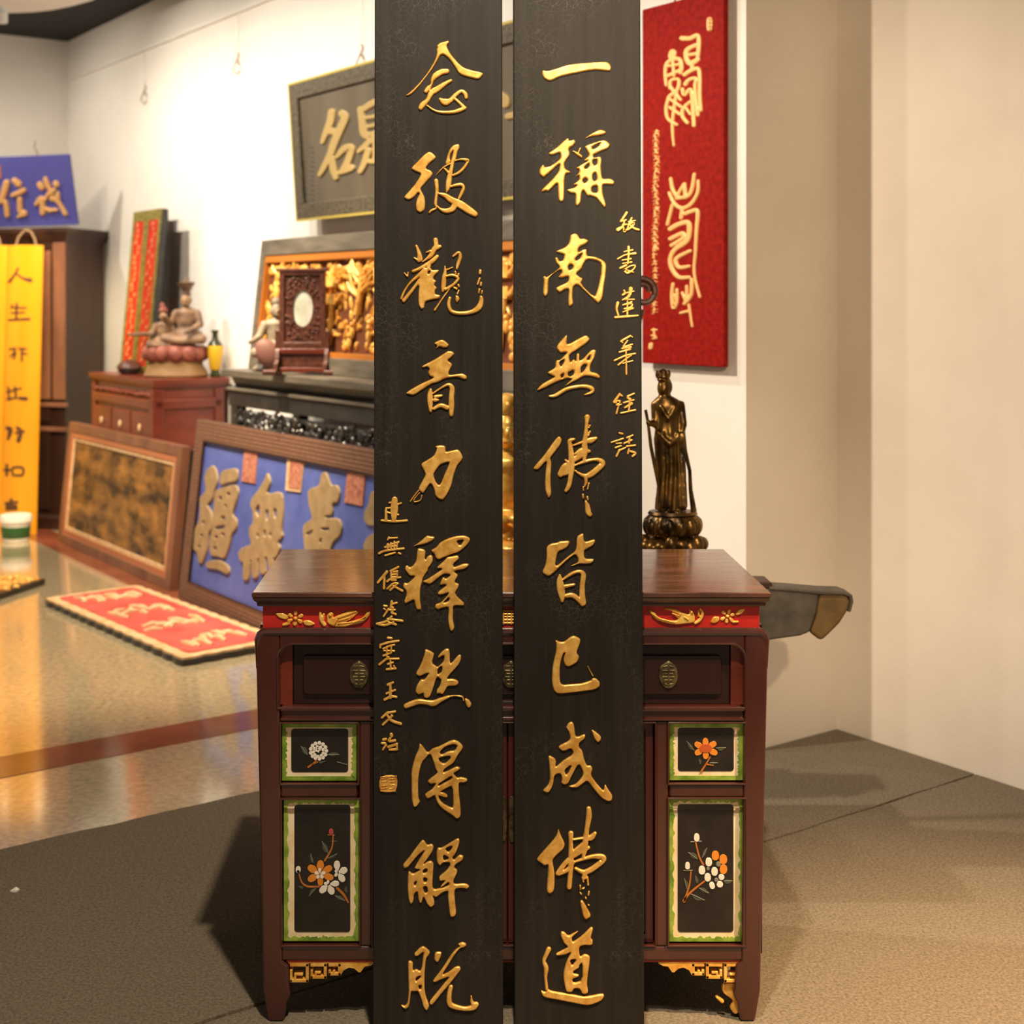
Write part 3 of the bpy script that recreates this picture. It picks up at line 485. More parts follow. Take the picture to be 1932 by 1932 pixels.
SMALL_R = [(c5, "S 440,95,45 390,170,40 340,235,30 S 340,240,25 430,210,30 S 400,230,35 380,310,40 300,365,60 S 380,290,40 440,280,30 S 390,330,30 400,400,35 440,360,30 S 520,180,35 480,260,35 450,350,30 S 470,240,30 580,220,25 S 490,270,30 560,260,30 520,320,40 450,370,30 S 500,300,35 560,345,40 630,365,40"),
(c5, "S 470,640,45 470,760,40 455,900,35 S 395,715,25 535,685,30 S 295,830,30 420,765,30 580,740,40 S 365,850,25 510,825,30 S 375,900,25 520,880,30 S 335,975,35 430,930,40 S 400,1000,30 500,940,25 575,935,30 540,1000,30 450,1050,40 400,1010,30 S 430,1000,25 545,1040,30"),
(c5, "S 505,1300,65 490,1390,50 440,1450,40 S 400,1330,35 410,1375,40 370,1400,30 S 420,1370,30 555,1340,25 S 370,1480,25 480,1420,40 S 400,1470,25 560,1470,25 S 375,1560,25 520,1510,30 S 400,1550,30 520,1540,30 500,1600,40 400,1620,30 S 380,1670,25 540,1610,35 S 450,1500,30 450,1740,35 S 300,1525,50 280,1620,40 310,1730,35 S 255,1755,35 440,1740,40 620,1725,30"),
(c6, "S 435,105,30 320,170,30 S 440,100,25 470,120,20 S 305,180,25 330,195,25 S 400,170,25 340,250,25 S 340,260,25 470,220,25 S 320,280,25 450,260,30 S 285,330,25 440,290,30 S 380,300,25 385,640,28 S 215,450,25 370,380,28 510,350,25 S 270,510,28 400,410,25 460,375,20 S 330,490,20 475,450,22"),
(c6, "S 290,920,35 210,1030,35 S 290,920,30 325,945,25 S 220,1030,40 290,1020,40 250,1070,30 S 270,1080,25 315,1060,20 S 270,1100,25 245,1190,28 S 400,950,30 495,910,25 S 400,970,30 440,990,40 S 345,1040,25 490,1000,25 S 360,1110,25 460,1050,40 S 430,1000,30 420,1150,30 S 305,1185,25 400,1165,25 510,1140,28"),
(c6, "S 285,1465,28 330,1475,28 S 175,1595,25 340,1540,25 S 240,1610,22 315,1605,22 S 230,1670,25 310,1640,25 S 280,1710,30 370,1670,25 S 290,1700,30 245,1790,28 S 390,1530,25 475,1495,25 S 430,1520,30 420,1600,35 S 350,1610,25 460,1560,30 S 390,1650,30 510,1635,25 S 420,1690,28 405,1750,28 S 440,1720,30 510,1745,35 470,1790,30")]
SMALL_L = [(c7, "S 255,80,65 250,200,85 245,330,50 S 190,120,22 250,110,22 S 270,145,22 335,125,22 S 150,185,22 215,180,22 S 150,200,28 150,330,35 S 170,235,20 220,250,22 S 240,260,22 300,265,22 S 95,335,25 250,345,28 405,335,25"),
(c7, "S 185,540,22 170,570,18 S 180,550,22 285,545,22 S 160,640,22 305,595,22 S 135,660,25 280,640,25 S 65,735,28 150,700,25 365,675,25 S 170,620,22 170,700,22 S 210,610,22 210,690,22 S 250,590,22 250,680,22 S 290,600,20 280,670,20 S 140,760,22 260,725,22 S 305,730,25 325,740,25"),
(c7, "S 160,960,35 50,1090,28 S 130,1010,28 125,1160,30 S 300,900,25 205,950,25 S 290,950,22 240,960,25 S 210,960,25 215,1040,25 S 285,960,22 285,1020,25 S 230,990,20 280,985,20 S 225,1020,20 280,1015,20 S 165,1075,28 210,1045,25 325,1025,22 S 220,1060,25 270,1060,25 S 165,1165,25 240,1100,25 295,1100,25 S 280,1110,25 200,1180,28 S 240,1130,25 350,1190,28"),
(c7, "S 220,1320,30 210,1390,30 S 220,1350,22 280,1335,25 S 125,1370,25 160,1375,25 S 125,1405,22 140,1415,22 S 120,1500,20 180,1410,28 S 190,1420,25 260,1420,22 S 235,1390,25 225,1460,28 S 215,1450,25 270,1475,25 S 40,1590,28 150,1560,28 220,1500,25 S 170,1530,25 350,1555,28 S 60,1600,20 140,1605,28 240,1570,25 S 180,1570,25 270,1600,28"),
(c8, "S 160,80,25 205,85,25 S 75,160,22 75,190,25 S 80,160,22 180,130,25 285,115,22 S 110,205,22 190,170,22 235,160,22 S 115,225,20 235,230,22 S 110,285,22 200,250,22 S 150,180,20 150,290,22 S 200,170,20 200,250,20 S 65,385,25 170,300,25 S 160,320,22 285,318,22 S 160,380,22 220,360,22 S 190,340,22 195,440,22 S 145,440,22 250,430,25 S 230,400,20 245,430,20"),
(c8, "S 160,615,28 220,590,25 S 190,610,28 190,760,35 S 145,715,22 245,675,22 S 125,785,28 200,750,28 260,755,25"),
(c8, "S 165,935,25 245,920,25 S 95,990,25 160,930,25 S 205,965,28 210,970,28 S 200,980,25 105,1070,25 S 150,950,28 200,1020,30 310,1060,30"),
(c8, "S 200,1180,35 205,1195,35 S 110,1240,28 140,1235,28 S 95,1280,28 130,1280,28 S 105,1355,22 140,1300,25 S 190,1220,28 170,1250,25 S 180,1260,25 245,1250,28 S 165,1325,28 265,1290,28 S 180,1355,25 265,1350,28 S 265,1300,22 265,1350,22")]
# boards lean back 1.6 degrees; their backs touch the front edge of the cabinet top
LEAN = Vector((0, .0285, 1)).normalized()
def board(px0, px1, label, big, small):
    o = Vector((0, 2.573, 0)); fr0 = Frame(o, (1, 0, 0), LEAN)
    xa = fr0.pix(px0, 1118)[0]; xb = fr0.pix(px1, 1118)[0]
    fr = Frame(o+Vector(((xa+xb)/2, 0, .0076)), (1, 0, 0), LEAN)
    t = thing('couplet_board', label, 'carved board', fr.M, 'pair of black couplet boards')
    hw = (xb-xa)/2
    G().box(-hw, hw, 0, .024, 0, 2.28).build('panel', M['lacquer_black'], t, bevel=.003)
    for k, (x0, y0, s) in big.items(): glyph('gilded_character', s, fr, (x0, y0, 9.66), M['gilt'], t, .0042, .0032)
    for cr, s in small: glyph('small_gilded_character', s, fr, cr, M['gilt'], t, .0026, .0014, ps=1.12)
    return t, fr
tl, frl = board(705.0, 948.7, 'tall black lacquered board with a small square gold seal low beside its gilded characters', LEFT, SMALL_L)
seal = glyph('gilded_seal', "P 65,1650 275,1640 265,1840 60,1840", frl, c8, M['gilt'], tl, .0022, .001)
glyph('seal_carving', "S 80,1668,8 78,1825,8 S 165,1660,8 160,1828,8 S 260,1655,8 250,1828,8 S 80,1665,8 262,1655,8 S 80,1828,8 252,1828,8 S 90,1690,8 150,1670,8 S 90,1720,8 150,1712,8 S 100,1690,8 100,1750,8 S 125,1680,8 120,1800,8 S 145,1680,8 140,1810,8 S 90,1765,8 150,1760,8 S 90,1800,8 150,1790,8 S 180,1690,8 240,1685,8 S 180,1720,8 240,1715,8 S 185,1760,8 240,1755,8 230,1790,8 180,1800,8 S 210,1690,8 210,1740,8", frl, c8, M['gilt'], seal, .0014, .00095, y=-.0022)
tr, frr = board(969.8, 1212.6, 'tall black lacquered board whose short gilded inscription runs down its upper right edge', RIGHT, SMALL_R)
# ------------------------------------------------------------------ the lacquered altar cabinet
YF = 2.636; XC = fx(966, YF)
FC = Frame((XC, YF, 0), (1, 0, 0), (0, 0, 1))
def X(px): return fx(px, YF)-XC
def Z(py): return fz(py, YF)
cab = thing('altar_cabinet', 'dark red lacquered altar cabinet with painted flower panels behind the two tall black boards', 'cabinet', FC.M)
def rings(levels, x0, x1, y0, y1):
    g = G(); n = len(levels); vs = []; fs = []
    for ins, z in levels: vs += [(x0+ins, y0+ins, z), (x1-ins, y0+ins, z), (x1-ins, y1-ins, z), (x0+ins, y1-ins, z)]
    for i in range(n-1):
        for k in range(4): fs.append((i*4+k, i*4+(k+1)%4, i*4+4+(k+1)%4, i*4+4+k))
    fs.append((3, 2, 1, 0)); fs.append(tuple((n-1)*4+k for k in range(4))); return g.add(vs, fs)
def pxr(px, py, Y): return (fx(px, Y)-XC, fz(py, Y))
tx0, tz = pxr(475, 1118, 2.622); tx1 = pxr(1455, 1118, 2.622)[0]
rings([(.003, tz-.011), (0, tz-.009), (0, tz-.002), (.002, tz)], tx0, tx1, -.014, .448).build('tabletop', M['tabletop'], cab, True, 0, 30)
rings([(.0175, tz-.0285), (.0095, tz-.0285), (.0085, tz-.024), (.0085, tz-.021), (.0055, tz-.0185), (.002, tz-.014), (.001, tz-.011), (.02, tz-.011)][::1], tx0, tx1, -.014, .448).build('top_moulding', M['maroon'], cab, True, 0, 40)
G().box(X(495), X(1434), .006, .43, Z(1186), tz-.028).build('frieze', M['red_paint'], cab)
F4, F5, F6, F7 = (470, 1000, 3.864), (470, 1432, 3.864), (1200, 1000, 4.39), (1200, 1432, 3.864)
def cg(name, s, crop, m, par=cab, h=.003, bev=.002, y=.006): return glyph(name, s, FC, crop, M[m], par, h, bev, y)
cg('gilded_flower', "S 338,612,24 340,600,30 S 368,630,24 382,622,30 S 362,658,24 376,668,32 S 336,668,24 334,684,32 S 306,655,24 292,662,30 S 308,628,24 297,617,30 P 185,605 250,600 290,630 275,655 220,640 P 390,660 440,655 490,685 440,700 400,690 S 250,690,20 290,680,25", F4, 'bright_gold')
cg('gilded_flower', "S 735,690,24 718,678,30 S 766,682,24 772,668,30 S 787,703,24 803,699,30 S 779,734,24 792,748,30 S 752,742,24 750,758,30 S 728,728,24 712,737,30 P 820,690 850,655 910,648 880,690 830,710 P 610,765 640,715 690,715 690,750 650,775 S 800,760,20 840,760,20", F6, 'bright_gold')
cg('flower_heart', "S 338,642,30", F4, 'bright_gold', cab, .006, .003); cg('flower_heart', "S 756,712,32", F6, 'bright_gold', cab, .006, .003)
ph = cg('gilded_phoenix', "P 570,680 565,620 590,590 620,600 610,640 650,620 740,580 805,585 790,610 740,650 700,670 760,660 830,640 860,590 895,580 880,630 830,675 740,695 690,710 620,705 S 520,600,22 525,650,30 550,690,30 S 545,610,18 540,650,22", F4, 'bright_gold', cab, .004, .003)
cg('feathers', "S 640,640,8 700,620,10 780,592,8 S 650,660,8 720,640,10 770,615,8 S 650,680,8 740,672,10 830,655,8 S 660,695,6 740,685,8 850,630,6 S 590,620,22 S 620,690,14 640,650,14", F4, 'bright_gold', ph, .003, .002, .002)
ph = cg('gilded_phoenix', "P 95,650 150,670 180,720 260,745 330,750 350,730 310,700 290,660 220,650 240,640 330,645 380,680 440,700 440,660 430,650 470,665 490,720 480,770 400,775 340,785 250,770 170,745 120,700 S 530,650,22 550,690,28 530,740,30 490,770,26 S 515,665,18 520,710,22", F6, 'bright_gold', cab, .004, .003)
cg('feathers', "S 240,652,8 310,668,10 370,700,8 S 300,690,8 360,710,10 S 130,690,8 200,735,10 300,760,8 S 220,735,6 320,765,10 S 460,680,22 S 430,740,14 400,720,14", F6, 'bright_gold', ph, .003, .002, .002)
cg('gilded_fret', "S 940,1152,4 975,1152,4 S 940,1175,4 975,1175,4 S 944,1158,4 972,1158,4 S 944,1163,3 972,1163,3 S 944,1169,4 972,1169,4 S 950,1150,4 950,1177,4 S 957,1150,3 957,1177,3 S 965,1156,4 965,1177,4", (0, 0, 1), 'bright_gold')
def rrect(x0, x1, z0, z1, rt, rb=0, n=6):
    p = []
    for cx_, cz_, r, a in ((x1-rt, z1-rt, rt, 0), (x0+rt, z1-rt, rt, 90), (x0+rb, z0+rb, rb, 180), (x1-rb, z0+rb, rb, 270)):
        for k in range(n+1):
            b = math.radians(a+90*k/n); p.append((cx_+r*math.cos(b), cz_+r*math.sin(b)))
    return p
# upper frame with its rounded drawer opening
G().prism([(X(x), Z(y)) for x, y in ((528, 1185), (1404, 1185), (1404, 1245), (1401, 1233), (1395, 1224), (1387, 1219), (1376, 1217), (556, 1217), (545, 1219), (537, 1224), (531, 1233), (528, 1245))], 0, .04).build('rail', M['maroon'], cab, bevel=.007)
def bead(p, r=.0024, y=-.0008, closed=True, name='bead'):
    pts = [(x, y, z) for x, z in p]
    if closed: pts += [pts[0], pts[1]]
    return G().tube(pts, r, 8).build(name, M['maroon'], cab, True)
bead(rrect(X(524), X(1406), Z(1336), Z(1214.5), .028, .001))
bead([(X(x), Z(y)) for x, y in ((484.5, 1262), (484.5, 1222), (485.5, 1208), (490, 1198), (497, 1193.5), (507, 1192.5), (966, 1192.5), (1425, 1192.5), (1435, 1193.5), (1442, 1198), (1446.5, 1208), (1447.5, 1222), (1447.5, 1262))], [.002, .0045, .0065, .0075, .008, .0082, .0082, .0082, .008, .0075, .0065, .0045, .002], .0045, False, 'top_roll')
bead([(X(530), Z(1338)), (X(1403), Z(1338))], .004, .0, False); bead([(X(530), Z(1357)), (X(1403), Z(1357))], .003, .0, False)
G().box(X(486), X(1446), .036, .43, Z(1815), Z(1187)).build('carcass', M['maroon_dark'], cab)
G().box(X(527), X(550), .016, .04, Z(1334), Z(1217)).build('jamb', M['redwood'], cab)
G().box(X(1382), X(1404), .016, .04, Z(1334), Z(1217)).build('jamb', M['redwood'], cab)
def drawer(x0, x1, hx):
    d = G().box(X(x0), X(x1), .020, .039, Z(1334), Z(1222)).build('drawer', M['maroon_dark'], cab, bevel=.002)
    G().prism(rrect(X(x0+19), X(x1-17), Z(1315), Z(1240), .008, .008), .014, .0205).build('raised_panel', M['maroon_dark'], d, True, .003, 40)
    h = cg('handle', f"P {hx-19},1272 {hx-16},1256 {hx-8},1251 {hx},1245 {hx+8},1251 {hx+15},1257 {hx+19},1273 {hx+16},1288 {hx+8},1297 {hx},1299 {hx-9},1297 {hx-17},1287", (0, 0, 1), 'brass_old', d, .004, .003, .014)
    cg('relief', f"S {hx-9},1258,3 {hx},1256,3 {hx+9},1258,3 S {hx},1252,4 {hx},1294,4 S {hx-10},1265,3 {hx+10},1265,3 S {hx-8},1271,3 {hx+8},1271,3 S {hx-11},1277,3 {hx+11},1277,3 S {hx-11},1265,3 {hx-13},1274,3 S {hx+11},1265,3 {hx+13},1274,3 S {hx-7},1283,3 {hx-9},1289,3 {hx-3},1291,3 S {hx+7},1283,3 {hx+9},1289,3 {hx+3},1291,3 S {hx-7},1283,3 {hx+7},1283,3", (0, 0, 1), 'brass_old', h, .002, .0012, .0105)
drawer(551, 803, 677.5); drawer(838, 1094, 964); drawer(1128, 1381, 1261)
# legs / stiles and rails
def leg(s):
    a = (lambda p: X(p)) if s < 0 else (lambda p: X(1932-p))
    poly = [(482, 1212), (483.5, 1201), (488, 1192), (495, 1187), (505, 1185), (528, 1185), (528, 1346), (533, 1815), (544, 1822), (546, 1866), (549, 1876), (541, 1893), (538, 1912), (534, 1935), (507, 1935), (502, 1900), (497, 1870)]
    return G().prism([(a(x), Z(min(y, 1935.0)) if y < 1934 else .0075) for x, y in poly], 0, .05).build('leg', M['maroon'], cab, bevel=.005)
leg(-1); leg(1)
for p0, p1, q0, q1 in ((528, 1404, 1334, 1361),):
    G().box(X(p0), X(p1), .002, .04, Z(q1), Z(q0)).build('rail', M['maroon'], cab, bevel=.006)
G().box(X(530), X(1403), .002, .04, Z(1815), Z(1786)).build('rail', M['maroon'], cab, bevel=.006)
G().box(X(528), X(676), .002, .04, Z(1507), Z(1480)).build('rail', M['maroon'], cab, bevel=.006)
G().box(X(1262), X(1405), .002, .04, Z(1507), Z(1480)).build('rail', M['maroon'], cab, bevel=.006)
G().box(X(677), X(703), .002, .04, Z(1787), Z(1360)).build('stile', M['maroon'], cab, bevel=.005)
G().box(X(1237), X(1262), .002, .04, Z(1787), Z(1360)).build('stile', M['maroon'], cab, bevel=.005)
for a, b, c, d in ((529.5, 675, 1365, 1479), (531, 679, 1508.5, 1784.5), (1262, 1406, 1364.5, 1478.5), (1261.5, 1407, 1507.5, 1784.5), (703, 1236, 1364, 1784)):
    bead(rrect(X(a-1), X(b+1), Z(d+1), Z(c-1), .0012, .0012, 2), .0022, .0005)
for a, b in ((704, 957.5), (958.5, 1235)):
    d = G().box(X(a), X(b), .018, .036, Z(1785), Z(1363)).build('door', M['door_red'], cab, bevel=.002)
    G().ring(rrect(X(a+1), X(b-1), Z(1784), Z(1364), .001, .001, 2), rrect(X(a+16), X(b-16), Z(1768), Z(1380), .001, .001, 2), .013, .02).build('door_frame', M['door_red'], d, bevel=.002)
    e = b-1 if a < 800 else a+1; s = -1 if a < 800 else 1
    cg('lock_plate', f"P {e},1500 {e+s*14},1506 {e+s*22},1524 {e+s*20},1545 {e+s*23},1566 {e+s*14},1586 {e},1592", (0, 0, 1), 'brass_old', d, .002, .001, .0128)
def painted(x0, x1, y0, y1, bx0, bx1, by0, by1, arts):
    p = G().box(X(x0), X(x1), .013, .036, Z(y1), Z(y0)).build('painted_panel', M['cream'], cab)
    n = 40; out = []; inn = []; r = random.Random(int(x0+y0))
    def walk(a, b, c, d, k, off):
        pts = []
        for i in range(k): pts.append((a+(b-a)*i/k, d))
        for i in range(k): pts.append((b, d+(c-d)*i/k))
        for i in range(k): pts.append((b+(a-b)*i/k, c))
        for i in range(k): pts.append((a, c+(d-c)*i/k))
        return pts
    xa, xb, za, zb = X(x0), X(x1), Z(y1), Z(y0)
    ou = walk(xa, xb, za, zb, n, 0); ii = walk(xa+.0085, xb-.0085, za+.0085, zb-.0085, n, 0)
    cx_, cz_ = (xa+xb)/2, (za+zb)/2
    ii = [(x-(.0009*math.sin(i*1.3)+r.uniform(-.0022, .0022))*(1 if abs(x-cx_)/(xb-xa) > .44 else 0)*(1 if x > cx_ else -1), z-(.0009*math.sin(i*1.1)+r.uniform(-.0022, .0022))*(1 if abs(z-cz_)/(zb-za) > .44 else 0)*(1 if z > cz_ else -1)) for i, (x, z) in enumerate(ii)]
    G().ring(ou, ii, .0122, .0132).build('green_border', M['green'], p)
    G().prism(rrect(X(bx0), X(bx1), Z(by1), Z(by0), .006, .006), .0122, .0132).build('black_ground', M['ink_black'], p)
    for name, m, crop, s, lay in arts:
        cg(name, s, crop, m, p, .0005+.0003*lay, .0003, .0118-.0004*lay)
def pet(cx_, cy_, pts): return ' '.join(f"S {cx_+(x-cx_)*.35:.0f},{cy_+(y-cy_)*.35:.0f},{w*.35:.0f} {cx_+(x-cx_)*.75:.0f},{cy_+(y-cy_)*.75:.0f},{w*.85:.0f} {cx_+(x-cx_)*1.08:.0f},{cy_+(y-cy_)*1.08:.0f},{w*.8:.0f}" for x, y, w in pts)
def dots(cx_, cy_, r, n, w, a0=0): return ' '.join(f"S {cx_+r*math.cos(a0+2*math.pi*k/n):.0f},{cy_+r*math.sin(a0+2*math.pi*k/n):.0f},{w}" for k in range(n))
painted(531, 672, 1368, 1477, 548, 656, 1378.5, 1461, [
 ('leaf_pattern', 'leaf', F4, "P 375,1575 420,1590 430,1640 395,1630 P 575,1630 620,1620 660,1635 600,1655 P 500,1690 570,1680 520,1705", 0),
 ('leaf_pattern', 'leaf_vein', F4, "S 378,1578,4 425,1638,4 S 575,1638,4 655,1636,4 S 640,1690,3 715,1710,3", 1),
 ('painted_stem', 'stem', F4, "S 500,1665,9 470,1700,10 432,1728,14 S 500,1690,8 460,1710,9", 1),
 ('blossom_pattern', 'petal_white', F4, dots(505, 1610, 58, 13, 26)+' '+dots(505, 1615, 36, 9, 22, .3)+' '+dots(500, 1600, 14, 5, 16), 1)])
painted(534, 677, 1512, 1781, 554, 660, 1523, 1764, [
 ('leaf_pattern', 'leaf', F5, "P 530,600 570,630 580,690 540,670 P 440,690 475,740 450,760 P 570,720 640,690 630,710 590,730 P 435,1000 450,950 490,940 460,980 P 350,925 400,930 390,950 P 625,995 680,1000 700,1035 650,1025 P 690,960 710,920 720,980 S 600,600,6 635,600,8", 0),
 ('leaf_pattern', 'leaf_vein', F5, "S 532,603,4 578,688,4 S 450,692,4 465,755,4 S 575,722,4 640,692,4 S 437,998,4 485,945,4 S 628,997,4 698,1033,4", 1),
 ('painted_stem', 'stem', F5, "S 612,560,9 603,650,11 552,740,14 S 365,840,9 385,900,11 430,930,13 510,930,11 S 640,940,16 690,990,17 722,1045,12 S 575,553,6 620,555,6", 1),
 ('blossom_pattern', 'petal_orange', F5, pet(515, 836, [(520,768,60), (455,798,60), (455,872,58), (520,900,48), (588,862,54), (580,800,54)]), 1),
 ('blossom_pattern', 'petal_white', F5, pet(515, 836, [(515,808,26), (488,830,26), (500,860,26), (532,860,26), (544,830,26)])+' '+pet(645, 828, [(640,768,52), (692,812,54), (678,872,52), (632,846,26), (634,818,24)])+' '+pet(578, 912, [(535,955,54), (600,962,56), (634,908,46), (575,894,24), (556,908,22)])+" S 358,800,36 358,812,36", 2),
 ('painted_bud', 'petal_pink', F5, "S 598,522,30 598,535,34 S 358,818,22", 2), ('blossom_heart', 'stem', F5, "S 515,836,12", 3)])
painted(1265, 1404, 1367.5, 1476, 1281, 1387, 1377, 1459, [
 ('leaf_pattern', 'leaf', F6, "P 420,1750 460,1780 485,1830 440,1810 P 660,1800 750,1800 700,1835 P 515,1890 545,1910 530,1950 P 610,1920 680,1925 640,1945", 0),
 ('leaf_pattern', 'leaf_vein', F6, "S 423,1753,4 482,1826,4 S 662,1806,4 745,1803,4 S 612,1928,4 676,1928,4", 1),
 ('painted_stem', 'stem', F6, "S 612,1880,10 585,1930,11 540,2000,15 S 580,1940,9 640,1950,6", 1),
 ('blossom_pattern', 'petal_orange', F6, pet(576, 1810, [(575,1750,56), (640,1774,56), (647,1842,56), (577,1870,56), (512,1842,56), (510,1778,56)]), 1),
 ('blossom_heart', 'petal_deep', F6, "S 560,1808,70 592,1808,70", 2)])
painted(1264.5, 1405.5, 1510, 1782, 1280.7, 1386.3, 1522, 1764, [
 ('leaf_pattern', 'leaf', F7, "P 380,680 440,690 450,730 410,725 P 480,720 490,670 520,645 505,700 P 430,840 455,880 450,910 430,890 P 350,870 385,910 370,950 P 460,940 500,940 535,980 480,970 P 400,980 450,1000 500,1030 430,1030 P 640,880 705,885 690,905 650,910", 0),
 ('leaf_pattern', 'leaf_vein', F7, "S 382,682,4 446,728,4 S 482,718,4 516,650,4 S 352,872,4 370,945,4 S 462,942,4 530,978,4 S 402,985,4 498,1029,4 S 642,890,4 700,888,4 S 400,604,6 475,600,6 S 348,812,6 410,812,6", 1),
 ('painted_stem', 'stem', F7, "S 435,610,11 460,710,12 490,770,13 S 400,820,9 388,920,11 350,1040,15 S 500,890,10 400,970,13 345,1035,15", 1),
 ('blossom_pattern', 'petal_orange', F7, "S 578,695,52 578,712,54 S 636,722,54 636,740,56 S 637,795,54 637,812,54", 1),
 ('blossom_pattern', 'petal_white', F7, "S 530,742,46 530,758,48 S 480,802,46 480,818,48 S 572,812,46 572,828,46 S 522,856,46 522,870,46 S 622,860,42 S 552,915,38 556,928,38 S 610,912,46 S 442,562,38 442,582,40 S 375,768,32 375,788,34", 2),
 ('blossom_heart', 'leaf_vein', F7, "S 525,798,22 S 600,765,34 S 585,880,28", 3)])
# fretwork apron under the bottom rail
def fret(s):
    a = (lambda p: X(p)) if s < 0 else (lambda p: X(1949-p))
    g = G()
    def bar(x0, x1, y0, y1): u, v = sorted((a(x0), a(x1))); g.box(u, v, .006, .022, Z(y1), Z(y0))
    bar(543, 706, 1816, 1821)
    for x0, x1, y1 in ((546, 582, 1857), (585, 616, 1850), (619, 643, 1844)):
        bar(x0, x1, 1821, 1827); bar(x1-6, x1, 1821, y1); bar(x0, x1, y1-6, y1); bar(x0, x0+5, 1833, y1); bar(x0+8, x1-11, (1827+y1)/2-2, (1827+y1)/2+2); bar(x0+8, x0+12, (1827+y1)/2, y1-5)
    poly = [(642, 1820), (642, 1845), (648, 1834), (658, 1829), (668, 1831), (676, 1838), (680, 1838), (688, 1827), (697, 1826), (706, 1821), (706, 1818)]
    g.prism([(a(x), Z(y)) for x, y in poly], .006, .022)
    return g.build('fretwork', M['bright_gold'], cab, bevel=.001)
fret(-1); fret(1)
G().box(X(540), X(1400), .005, .02, Z(1817.5), Z(1814.5)).build('apron_strip', M['red_paint'], cab)
cg('leg_bracket', "P 1360,1852 1398,1852 1402,1870 1392,1885 1398,1905 1386,1914 1375,1900 1384,1886 1362,1872 S 1352,1880,6 1362,1888,8", (0, 0, 1), 'bright_gold', cab, .006, .003, .02)
G().box(X(500), X(1432), .395, .43, 0.0, Z(1815)).build('back_panel', M['maroon_dark'], cab) if False else None
for s in (-1, 1):
    u, v = sorted((X(966+s*470), X(966+s*436))); G().box(u, v, .38, .43, .0075, Z(1815)).build('leg', M['maroon_dark'], cab)
# ------------------------------------------------------------------ statues and carvings on the low stand behind the cabinet
T = Matrix.Translation
st = thing('display_stand', 'low dark wooden stand behind the cabinet, carrying the bronze statue', 'stand', T((.35, 3.46, 0)))
G().box(-.62, .345, -.24, .26, .50, .545).build('tabletop', M['darkwood'], st, bevel=.006)
for a in (-.58, .30):
    for b in (-.2, .22): G().box(a-.03, a+.03, b-.03, b+.03, .0075, .50).build('leg', M['darkwood'], st)
def P(px, py, Y): return Vector((fx(px, Y), Y, fz(py, Y)))
# bronze standing figure; local frame at the stand top, x right, z up, y away
YS = 3.50; OB = Vector((fx(1262, YS), YS, .545))
bz = thing('bronze_statue', 'dark bronze robed statue holding a long staff, on a lotus base before the red plaque', 'statue', T(OB))
def L(px, py, dy=0): p = P(px, py, YS)-OB; return (p.x, dy, p.z)
s = YS/F
g = G()
def seg(g, a, b, r0, r1, n=5, k=12):
    a, b = Vector(a), Vector(b); g.tube([a+(b-a)*i/n for i in range(n+1)], [r0+(r1-r0)*i/n for i in range(n+1)], k)
    g.ell(a, (r0, r0, r0)); g.ell(b, (r1, r1, r1))
zz = lambda py: L(1262, py)[2]
# robe and torso as one lathe-like body, elliptical sections
sect = [(1266, 962, 30, 24), (1266, 950, 29, 22), (1265, 920, 25, 19), (1263, 890, 24, 18), (1261, 860, 25, 19), (1260, 830, 26, 20), (1259, 805, 23, 17), (1259, 785, 24, 16), (1260, 765, 29, 17), (1257, 753, 22, 14), (1254, 745, 9, 9)]
vs = []; fs = []; K = 28
for i, (cx_, py, rx, ry) in enumerate(sect):
    c = L(cx_, py)
    for k in range(K):
        a = 2*math.pi*k/K; f = 1+(.07*math.sin(9*a+i*.3) if py > 800 else 0)
        vs.append((c[0]+rx*s*f*math.cos(a), ry*s*f*math.sin(a), c[2]))
for i in range(len(sect)-1):
    for k in range(K): fs.append((i*K+k, i*K+(k+1)%K, (i+1)*K+(k+1)%K, (i+1)*K+k))
fs.append(tuple(range(K-1, -1, -1))); fs.append(tuple((len(sect)-1)*K+k for k in range(K))); g.add(vs, fs)
g.tube([L(1254, 750), L(1253, 740)], [8*s, 8*s])
g.ell(L(1252, 732), (12.5*s, 13*s, 17*s)); g.ell(L(1250, 736, -11*s), (2*s, 4*s, 4*s))
g.ell(L(1256, 730, 4*s), (14*s, 12*s, 18*s)); g.ell(L(1252, 716), (13*s, 13*s, 6*s))
for sx, sy, ex, ey, hx, hy, dy in ((1236, 764, 1236, 800, 1222, 797, -14), (1284, 764, 1288, 800, 1279, 838, -10)):
    seg(g, L(sx, sy), L(ex, ey, -6*s), 8.5*s, 7.5*s); seg(g, L(ex, ey, -6*s), L(hx, hy, dy*s), 7.5*s, 5*s)
g.ell(L(1221, 796, -14*s), (5*s, 5*s, 6*s)); g.ell(L(1280, 842, -11*s), (5*s, 6*s, 8*s))
seg(g, L(1286, 790), L(1292, 850), 5*s, 4*s)
for k, px in enumerate((1248, 1262, 1276, 1286)): g.tube([L(px, 815, -17*s), L(px+2, 880, -20*s), L(px+(3 if k > 1 else -3), 955, -23*s)], [3*s, 3.5*s, 5*s], 8)
g.tube([L(1236, 812, -12*s), L(1260, 836, -22*s), L(1284, 818, -12*s)], [5*s, 6*s, 5*s], 8)
g.tube([L(1244, 765, -15*s), L(1258, 790, -20*s), L(1272, 765, -15*s)], [3*s, 4*s, 3*s], 8)
g.ell(L(1256, 964, -22*s), (7*s, 10*s, 5*s)); g.ell(L(1274, 964, -22*s), (7*s, 10*s, 5*s))
remesh(g, 'figure', M['bronze'], bz, .0034, 3)
